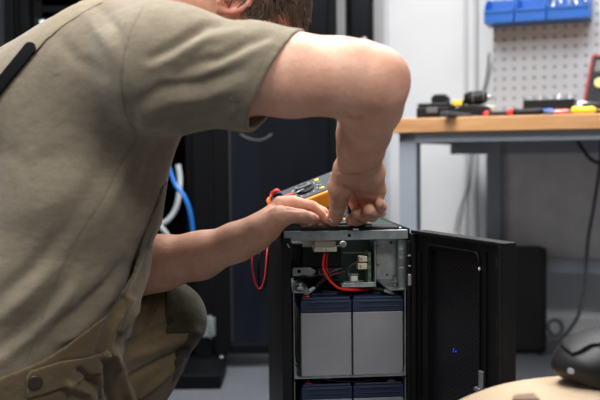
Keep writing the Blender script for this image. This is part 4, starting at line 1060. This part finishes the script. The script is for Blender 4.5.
folds = [  # (line, depth in metres + out / - in, half-width px)
    ([(152, 58), (170, 48), (188, 37), (208, 25), (243, 21)], -.0075, 5.5), ([(150, 68), (175, 58), (205, 40), (240, 31)], .0055, 6),
    ([(176, 74), (200, 62), (221, 57), (249, 42), (277, 33)], -.0065, 5.5), ([(185, 84), (215, 70), (245, 56), (268, 44)], .0045, 6),
    ([(135, 104), (160, 88), (200, 82), (240, 70)], -.0060, 6), ([(140, 118), (170, 102), (205, 98), (240, 84)], .0050, 7),
    ([(142, 134), (165, 121), (200, 115), (236, 104)], -.0050, 5), ([(150, 140), (170, 131), (205, 126)], .004, 4),
    ([(128, 100), (135, 120), (137, 137)], -.004, 5), ([(165, 125), (150, 165), (140, 205), (128, 240)], -.0060, 8), ([(182, 135), (170, 165), (156, 200), (142, 235)], .0055, 7),
    ([(137, 142), (122, 180), (104, 220)], .004, 8), ([(110, 150), (85, 200), (60, 235)], -.0030, 12),
    ([(60, 40), (78, 60), (112, 80)], -.0035, 8), ([(85, 15), (105, 40), (118, 60)], .0035, 8), ([(98, 5), (118, 30), (122, 50)], -.003, 6),
    ([(-10, 330), (25, 298), (60, 262)], .0085, 9), ([(-10, 305), (30, 270), (66, 228)], -.0070, 9), ([(-5, 365), (35, 332), (62, 303), (90, 262)], .0085, 8), ([(0, 349), (35, 316), (66, 282)], -.0080, 7),
    ([(45, 345), (60, 325), (80, 312), (110, 285)], -.0090, 7), ([(58, 342), (75, 334), (95, 318)], .0080, 6), ([(92, 320), (108, 300), (124, 274)], .0050, 6), ([(70, 300), (95, 278), (118, 246)], .006, 8), ([(82, 305), (105, 285), (122, 262)], -.005, 5),
    ([(-10, 150), (30, 165), (80, 150)], -.0025, 14), ([(-10, 220), (40, 210), (85, 180)], .0030, 14)]
def fold_disp(px, py, X):
    d = np.zeros(px.shape, np.float32)
    for line, a, w_ in folds:
        q = seg_px(line)(px, py); L = np.array(line, np.float32); u_ = L[-1] - L[0]
        t = ((px - L[0, 0]) * u_[0] + (py - L[0, 1]) * u_[1]) / (u_ @ u_); tt = np.clip(t, 0, 1)
        d += .95 * a * np.exp(-(q / (w_ * .95)) ** 2) * (.12 + .88 * np.sin(np.pi * np.clip(.12 + tt * .8, 0, 1)) ** 1.2)
    return d
def shirtf(X):
    r = smin(T0(X), shoulder(X), .05); s_ = slv(X)
    r2 = smin(r, slvL(X), .03)
    cutL = (X - hemL_p) @ hemL_n
    r2 = np.where(cutL > 0, np.maximum(r, np.minimum(cutL, .05) * 0 + r), r2)
    px, py = proj(X)
    s_ = smin(r2, s_, .035)
    s_ = np.maximum(s_, (X - hem_p) @ hn) if True else s_
    cav = np.maximum(slin(X), -((X - hem_p) @ hn + .045))
    s_ = np.maximum(s_, -cav)
    # neck opening
    s_ = np.maximum(s_, -(cone(neckb + (hp(-.035, 0, -.055) - neckb) * .25, hp(-.035, 0, -.03), .070, .075)(X)))
    return s_
def pl(line):
    g = seg_px(line); return g
seams = [([(142, 8), (131, 30), (124, 55), (121, 80), (125, 112), (137, 138)], 1.0), ([(137, 138), (124, 158), (112, 182), (102, 202), (82, 232), (62, 268), (44, 312), (27, 362)], .7), ([(281, 29), (262, 64), (242, 98), (227, 127)], .55), ([(284.5, 30), (265.5, 65), (245.5, 99), (230.5, 128)], .3)]
def shirt_post(V, N):
    px, py = proj(V.astype(np.float32)); nearside = np.clip(-N[:, 1] * 3 + .6, 0, 1)
    V = V + N * (fold_disp(px, py, V) * nearside)[:, None]
    sm = np.zeros(len(V), np.float32)
    for line, a in seams:
        d = seg_px(line)(px, py); sm = np.maximum(sm, a * np.exp(-(d / .75) ** 2) * (N[:, 1] < .3))
    V = V - N * (sm * .0012)[:, None]
    return V, {'seam': sm}
shirt = solid(shirtf, (-.80, 1.08, .12), (.05, 1.85, 1.06), .0026, 'shirt', 'shirt', man, shirt_post, 2)

# ------------------------------------------------------------------ work trousers with bib
bib_poly = poly_px([(168, 180), (162, 222), (156, 258), (143, 294), (132, 326), (114, 380), (118, 470), (-250, 470), (-250, 420), (-60, 396), (0, 378), (40, 362), (66, 346), (107, 315), (132, 275), (142, 240), (156, 204), (162, 186)])
Tb = U(.03, torso(.0125), cone(PP(60, 290, 1.40), PP(4, 425, 1.42), .128, .138), cone(PP(75, 250, 1.44), PP(45, 320, 1.44), .122, .120))
L0 = legs(.004)
tfolds = [([(130, 300), (112, 330), (104, 360), (96, 400)], .007, 4), ([(122, 300), (106, 328), (97, 352)], -.006, 4), ([(150, 250), (138, 280), (120, 312)], -.0035, 3), ([(112, 352), (120, 375), (130, 400)], .012, 5), ([(104, 362), (106, 380), (112, 402)], -.010, 4),
          ([(128, 345), (150, 332), (170, 322)], -.006, 3), ([(125, 360), (150, 352), (180, 340), (196, 332)], .006, 5), ([(130, 378), (160, 362), (186, 350)], -.007, 4), ([(140, 396), (165, 376), (180, 360)], .006, 4), ([(120, 330), (135, 312), (148, 300)], .005, 4), ([(80, 372), (95, 385), (100, 400)], -.008, 4), ([(70, 385), (88, 392), (92, 404)], .008, 4), ([(150, 300), (140, 330), (128, 350)], -.004, 4)]
def trousf(X):
    px, py = proj(X)
    b = np.maximum(Tb(X), np.clip(bib_poly(px, py) * .0014, -.05, .2))
    r = smin(L0(X), b, .025)
    r = np.maximum(r, A3((0, 0, 1)) @ X.T * 0 - 1)
    return r
tseams = [([(134, 345), (150, 320), (163, 292)], .8), ([(127, 300), (118, 330), (111, 350)], .8), ([(60, 361), (85, 358), (106, 352)], .8), ([(152, 232), (140, 262), (124, 300)], .5)]
def trous_post(V, N):
    px, py = proj(V.astype(np.float32)); ns = np.clip(-N[:, 1] * 3 + .6, 0, 1); d = np.zeros(len(V), np.float32)
    for line, a, w_ in tfolds: d += a * np.exp(-(seg_px(line)(px, py) / w_) ** 2)
    V = V + N * (d * ns)[:, None]; sm = np.zeros(len(V), np.float32)
    for line, a in tseams: sm = np.maximum(sm, a * np.exp(-(seg_px(line)(px, py) / .8) ** 2) * (N[:, 1] < .3))
    return V - N * (sm * .0015)[:, None], {'seam': sm}
trous = solid(trousf, (-.85, 1.2, .02), (-.05, 1.95, .75), .0028, 'bib_trousers', 'trousers', man, trous_post, 2)
# knee panel
kp = poly_px([(164, 270), (215, 270), (215, 330), (196, 338), (184, 372), (172, 384), (176, 352), (190, 332), (166, 334)])
Lk = legs(.0062)
def kneef(X):
    px, py = proj(X); return smax(np.maximum(Lk(X), -legs_in(X)), np.clip(kp(px, py) * .0014, -.05, .2), .002)
legs_in = legs(-.004)
def knee_post(V, N):
    px, py = proj(V.astype(np.float32)); ns = np.clip(-N[:, 1] * 3 + .6, 0, 1); d = np.zeros(len(V), np.float32)
    for line, a, w_ in tfolds: d += a * np.exp(-(seg_px(line)(px, py) / w_) ** 2)
    return V + N * (d * ns)[:, None], {'seam': d * 0}
solid(kneef, (-.45, 1.3, .2), (-.05, 1.6, .62), .0022, 'knee_panel', 'knee_fabric', trous, knee_post, 2)
# waistband and button, straps over the back
Tw = U(.03, torso(.0175), cone(PP(60, 290, 1.40), PP(4, 425, 1.42), .133, .143), L0)
wp = poly_px([(26, 378), (30, 371), (62, 361), (86, 358), (104, 352), (108, 356), (102, 370), (80, 382), (50, 392), (27, 399)])
wi = U(.03, torso(.008), cone(PP(60, 290, 1.40), PP(4, 425, 1.42), .124, .134))
def bandf(X):
    px, py = proj(X); a = np.maximum(Tw(X), -wi(X)); return np.maximum(np.maximum(a, np.clip(wp(px, py) * .0014, -.05, .2)), X[:, 1] - 1.42)
solid(bandf, (-.55, 1.15, .2), (-.2, 1.42, .48), .0022, 'waistband', M['trousers'], trous, knee_post, 2)
def on_surface(f, px, py, d0=1.0, d1=1.6):
    ds = np.linspace(d0, d1, 1200); Q = np.array([P(px, py, d) for d in ds], np.float32); v = f(Q); i = int(np.argmax(v < 0)); q = Q[i]
    e = .004; g = np.array([f((q + A3(s))[None])[0] - f((q - A3(s))[None])[0] for s in ((e, 0, 0), (0, e, 0), (0, 0, e))]); g /= np.linalg.norm(g)
    return Vector(q), Vector(g)
def disc(name, mat, px, py, f, r, t, par, lift=0.0):
    q, n = on_surface(f, px, py); m = MB(); m.xf = Matrix.Translation(q + n * lift) @ n.to_track_quat('Z', 'Y').to_matrix().to_4x4()
    m.lathe([(r * .9, -.002), (r, 0), (r, t * .7), (r * .85, t), (r * .6, t * .8)], 24); return m.build(name, mat, par, world=True)
disc('button', 'button_bronze', 35, 382, Tw, .0105, .003, trous, .001)
def strapf(line, w_, off):
    g = seg_px(line); Ta = U(.04, torso(.006 + off), cone(PP(130, 62, 1.33), PP(166, 69, 1.245), .09 + off, .086 + off)); Ti = torso(.001)
    def f(X):
        px, py = proj(X); return np.maximum(np.maximum(np.maximum(Ta(X), -Ti(X)), (g(px, py) - w_) * .0014), X[:, 1] - 1.60)
    return f
def strap_post(V, N):
    px, py = proj(V.astype(np.float32)); ns = np.clip(-N[:, 1] * 3 + .6, 0, 1)
    return V + N * (fold_disp(px, py, V) * ns)[:, None], {'seam': np.zeros(len(V), np.float32)}
solid(strapf([(110, -9), (84, 6), (60, 21), (44, 34), (31, 47)], 6.2, .0035), (-.6, 1.15, .75), (-.15, 1.62, 1.04), .0022, 'shoulder_strap', 'strap', trous, strap_post, 2)
solid(strapf([(30, 48), (12, 70), (-4, 90), (-40, 140), (-75, 210), (-85, 300)], 6.4, .005), (-.8, 1.15, .45), (-.3, 1.62, 1.0), .0024, 'elastic_strap', 'elastic', trous, strap_post, 2)
# nails
def nail(px, py, f, r0, r1, ang, tilt=(0, 0, 0)):
    q, n = on_surface(f, px, py, 1.3, 1.6); m = MB(); n = (n + Vector(tilt)).normalized()
    tx = (P(px + math.cos(R(ang)) * 5, py - math.sin(R(ang)) * 5, q.y) - P(px, py, q.y)); tx = (tx - n * tx.dot(n)).normalized(); ty = n.cross(tx)
    m.xf = Matrix.Translation(q - n * .0004) @ Matrix(((tx.x, ty.x, n.x, 0), (tx.y, ty.y, n.y, 0), (tx.z, ty.z, n.z, 0), (0, 0, 0, 1)))
    m.ball((0, 0, 0), r0, r1, .0014, 8); return m.build('fingernail', 'nail', skin, world=True)
nail(313.8, 217.0, lthumb, .0068, .0052, -20)
nail(327.2, 220.2, lfing[0], .0045, .0036, -50)
nail(331.2, 221.2, rthumb, .0050, .0036, -75)
nail(355.0, 212.2, rfing[1], .0042, .0034, 160)
# boots
bootf = U(.02, cone(ankR + A3((0, 0, -.01)), toeR, .047, .036), cone(toeR, toeR + A3((.05, 0, -.004)), .036, .030), cone(ankR, ankR + A3((0, 0, .06)), .047, .050))
bootl = U(.02, cone(ankL + A3((0, 0, -.005)), toeL + A3((0, 0, .008)), .047, .036), cone(ankL, ankL + (kneeL - ankL) * .2, .047, .050))
for g, a in ((bootf, ankR), (bootl, ankL)):
    def fb(X, g=g): return np.maximum(g(X), -(X[:, 2] - .002))
    solid(fb, tuple(a - .22), tuple(a + .22), .004, 'boot', 'boot_leather', man, lambda V, N: (V, {}), 2)

# ------------------------------------------------------------------ hair
def in_hair(Q):
    f, s, u = Q
    if u > .062: return True
    if f < -.030: return u > -.075
    if f > .012: return u > .006 and f < .044
    return u > -.004
capg = ell(hp(-.005, 0, .012), (.1040, .0825, .0955), HR)
def capf(X):
    q = (X - HC) @ HR; f, u = q[:, 0], q[:, 2]
    # face and ear region kept free
    cut = np.where(f > .012, np.maximum(.002 - u, np.where(u > .066, -.02, f - .052)), np.where(f > -.03, -.004 - u, -.075 - u))
    return smax(capg(X), cut, .006)
hair = solid(near(capf, HC, .16), tuple(HC - .16), tuple(HC + .16), .0030, 'hair', 'hair', man, lambda V, N: (V, {}), 2)
def strands(n, seedv):
    rg = np.random.default_rng(seedv); m = MB(); cnt = 0
    while cnt < n:
        v = rg.normal(size=3); v /= np.linalg.norm(v); q = np.array([v[0] * .1020 - .005, v[1] * .0810, v[2] * .0935 + .012])
        if not in_hair(q): continue
        w = HC + HR @ q.astype(np.float32); px, py = proj(w[None].astype(np.float32))
        if py[0] < -110: continue
        nrm = HR @ (v / A3((.1, .08, .096))); nrm /= np.linalg.norm(nrm)
        # combed forward and down towards the brow, sides down
        dirl = np.array([.95, 0, -.05]) if q[2] > .03 else np.array([-.1 if q[0] < .02 else .4, 0, -1.0])
        dr = HR @ dirl.astype(np.float32) + rg.normal(size=3) * .28; dr -= nrm * (dr @ nrm); dr /= np.linalg.norm(dr)
        L = rg.uniform(.020, .036) if q[2] > .03 else rg.uniform(.010, .018)
        if q[0] > .055 and q[2] > .01: L *= 1.25
        p = [w - nrm * .002]; 
        for k in range(1, 5):
            t = k / 4; p.append(w + dr * L * t + nrm * (.006 * math.sin(t * 2.2)) + A3((0, 0, -1)) * .012 * t * t * (1 if q[0] > .05 else .3))
        m.tube([Vector(x) for x in p], [.0009, .0009, .0008, .0006, .0003], 3, caps=False); cnt += 1
    return m
strands(4200, 5).build('hair_strands', 'hair', hair, world=True)

# ------------------------------------------------------------------ black pouch on the canvas bag
pt = thing('pouch', 'black padded pouch with folded flap lying on the tan bag', 'pouch', Matrix.Translation(P(600, 378, 1.12)))
pc = PP(612, 352, 1.13)
rp = np.array(Matrix.Rotation(R(-8), 3, 'Y') @ Matrix.Rotation(R(15), 3, 'Z'), np.float32)
pb1 = U(.02, ell(pc + A3((0, 0, -.004)), (.082, .055, .033), rp), ell(pc + A3((.05, 0, 0)), (.07, .055, .037), rp), rbox(pc + A3((.012, 0, -.012)), (.066, .045, .020), .014, rp))
def pouchf(X):
    return smax(pb1(X), -(X[:, 2] - (pc[2] - .0335)), .006) - .0012 * np.sin(X[:, 0] * 160 + X[:, 2] * 90) * .6
solid(pouchf, tuple(pc - .15), tuple(pc + .15), .0028, 'pouch_body', 'black_nylon', pt, lambda V, N: (V, {}), 2)
fl = poly_px([(566, 318), (640, 312), (640, 345), (592, 345), (572, 356), (560, 346)])
pb2 = lambda X: pb1(X) - .0042
def flapf(X):
    px, py = proj(X); return smax(np.maximum(pb2(X), -(pb1(X) + .003)), np.clip(fl(px, py) * .0013, -.05, .2), .003)
solid(flapf, tuple(pc - .15), tuple(pc + .15), .0024, 'flap', M['black_nylon'], pt, lambda V, N: (V, {}), 2)
q, n = on_surface(pb1, 571, 371, .9, 1.3); m = MB(); m.xf = Matrix.Translation(q) @ n.to_track_quat('Z', 'Y').to_matrix().to_4x4(); m.prism(rrect(-.004, .004, -.003, .003, .0015), -.001, .0012, 'z'); m.build('white_tag', 'grey_cable', pt, world=True)
m = MB(); m.tube([P(553, 336, 3.1), P(548, 328, 3.1), P(551, 321, 3.1), P(559, 321, 3.1), P(562, 329, 3.1), P(557, 336, 3.1), P(549, 337, 3.08)], .007, 8, sub=6)
props(m.build('cable_coil', 'dark_cable'), 'small loop of dark cable behind the black pouch', 'cable')

# ------------------------------------------------------------------ picture settings
vs = sc.view_settings; sc.display_settings.display_device = 'sRGB'
vs.view_transform = 'Standard'; vs.look = 'None'; vs.gamma = 1.0; vs.use_curve_mapping = False; vs.exposure = 0.14
sc.cycles.use_denoising = True
sc.cycles.max_bounces = 6
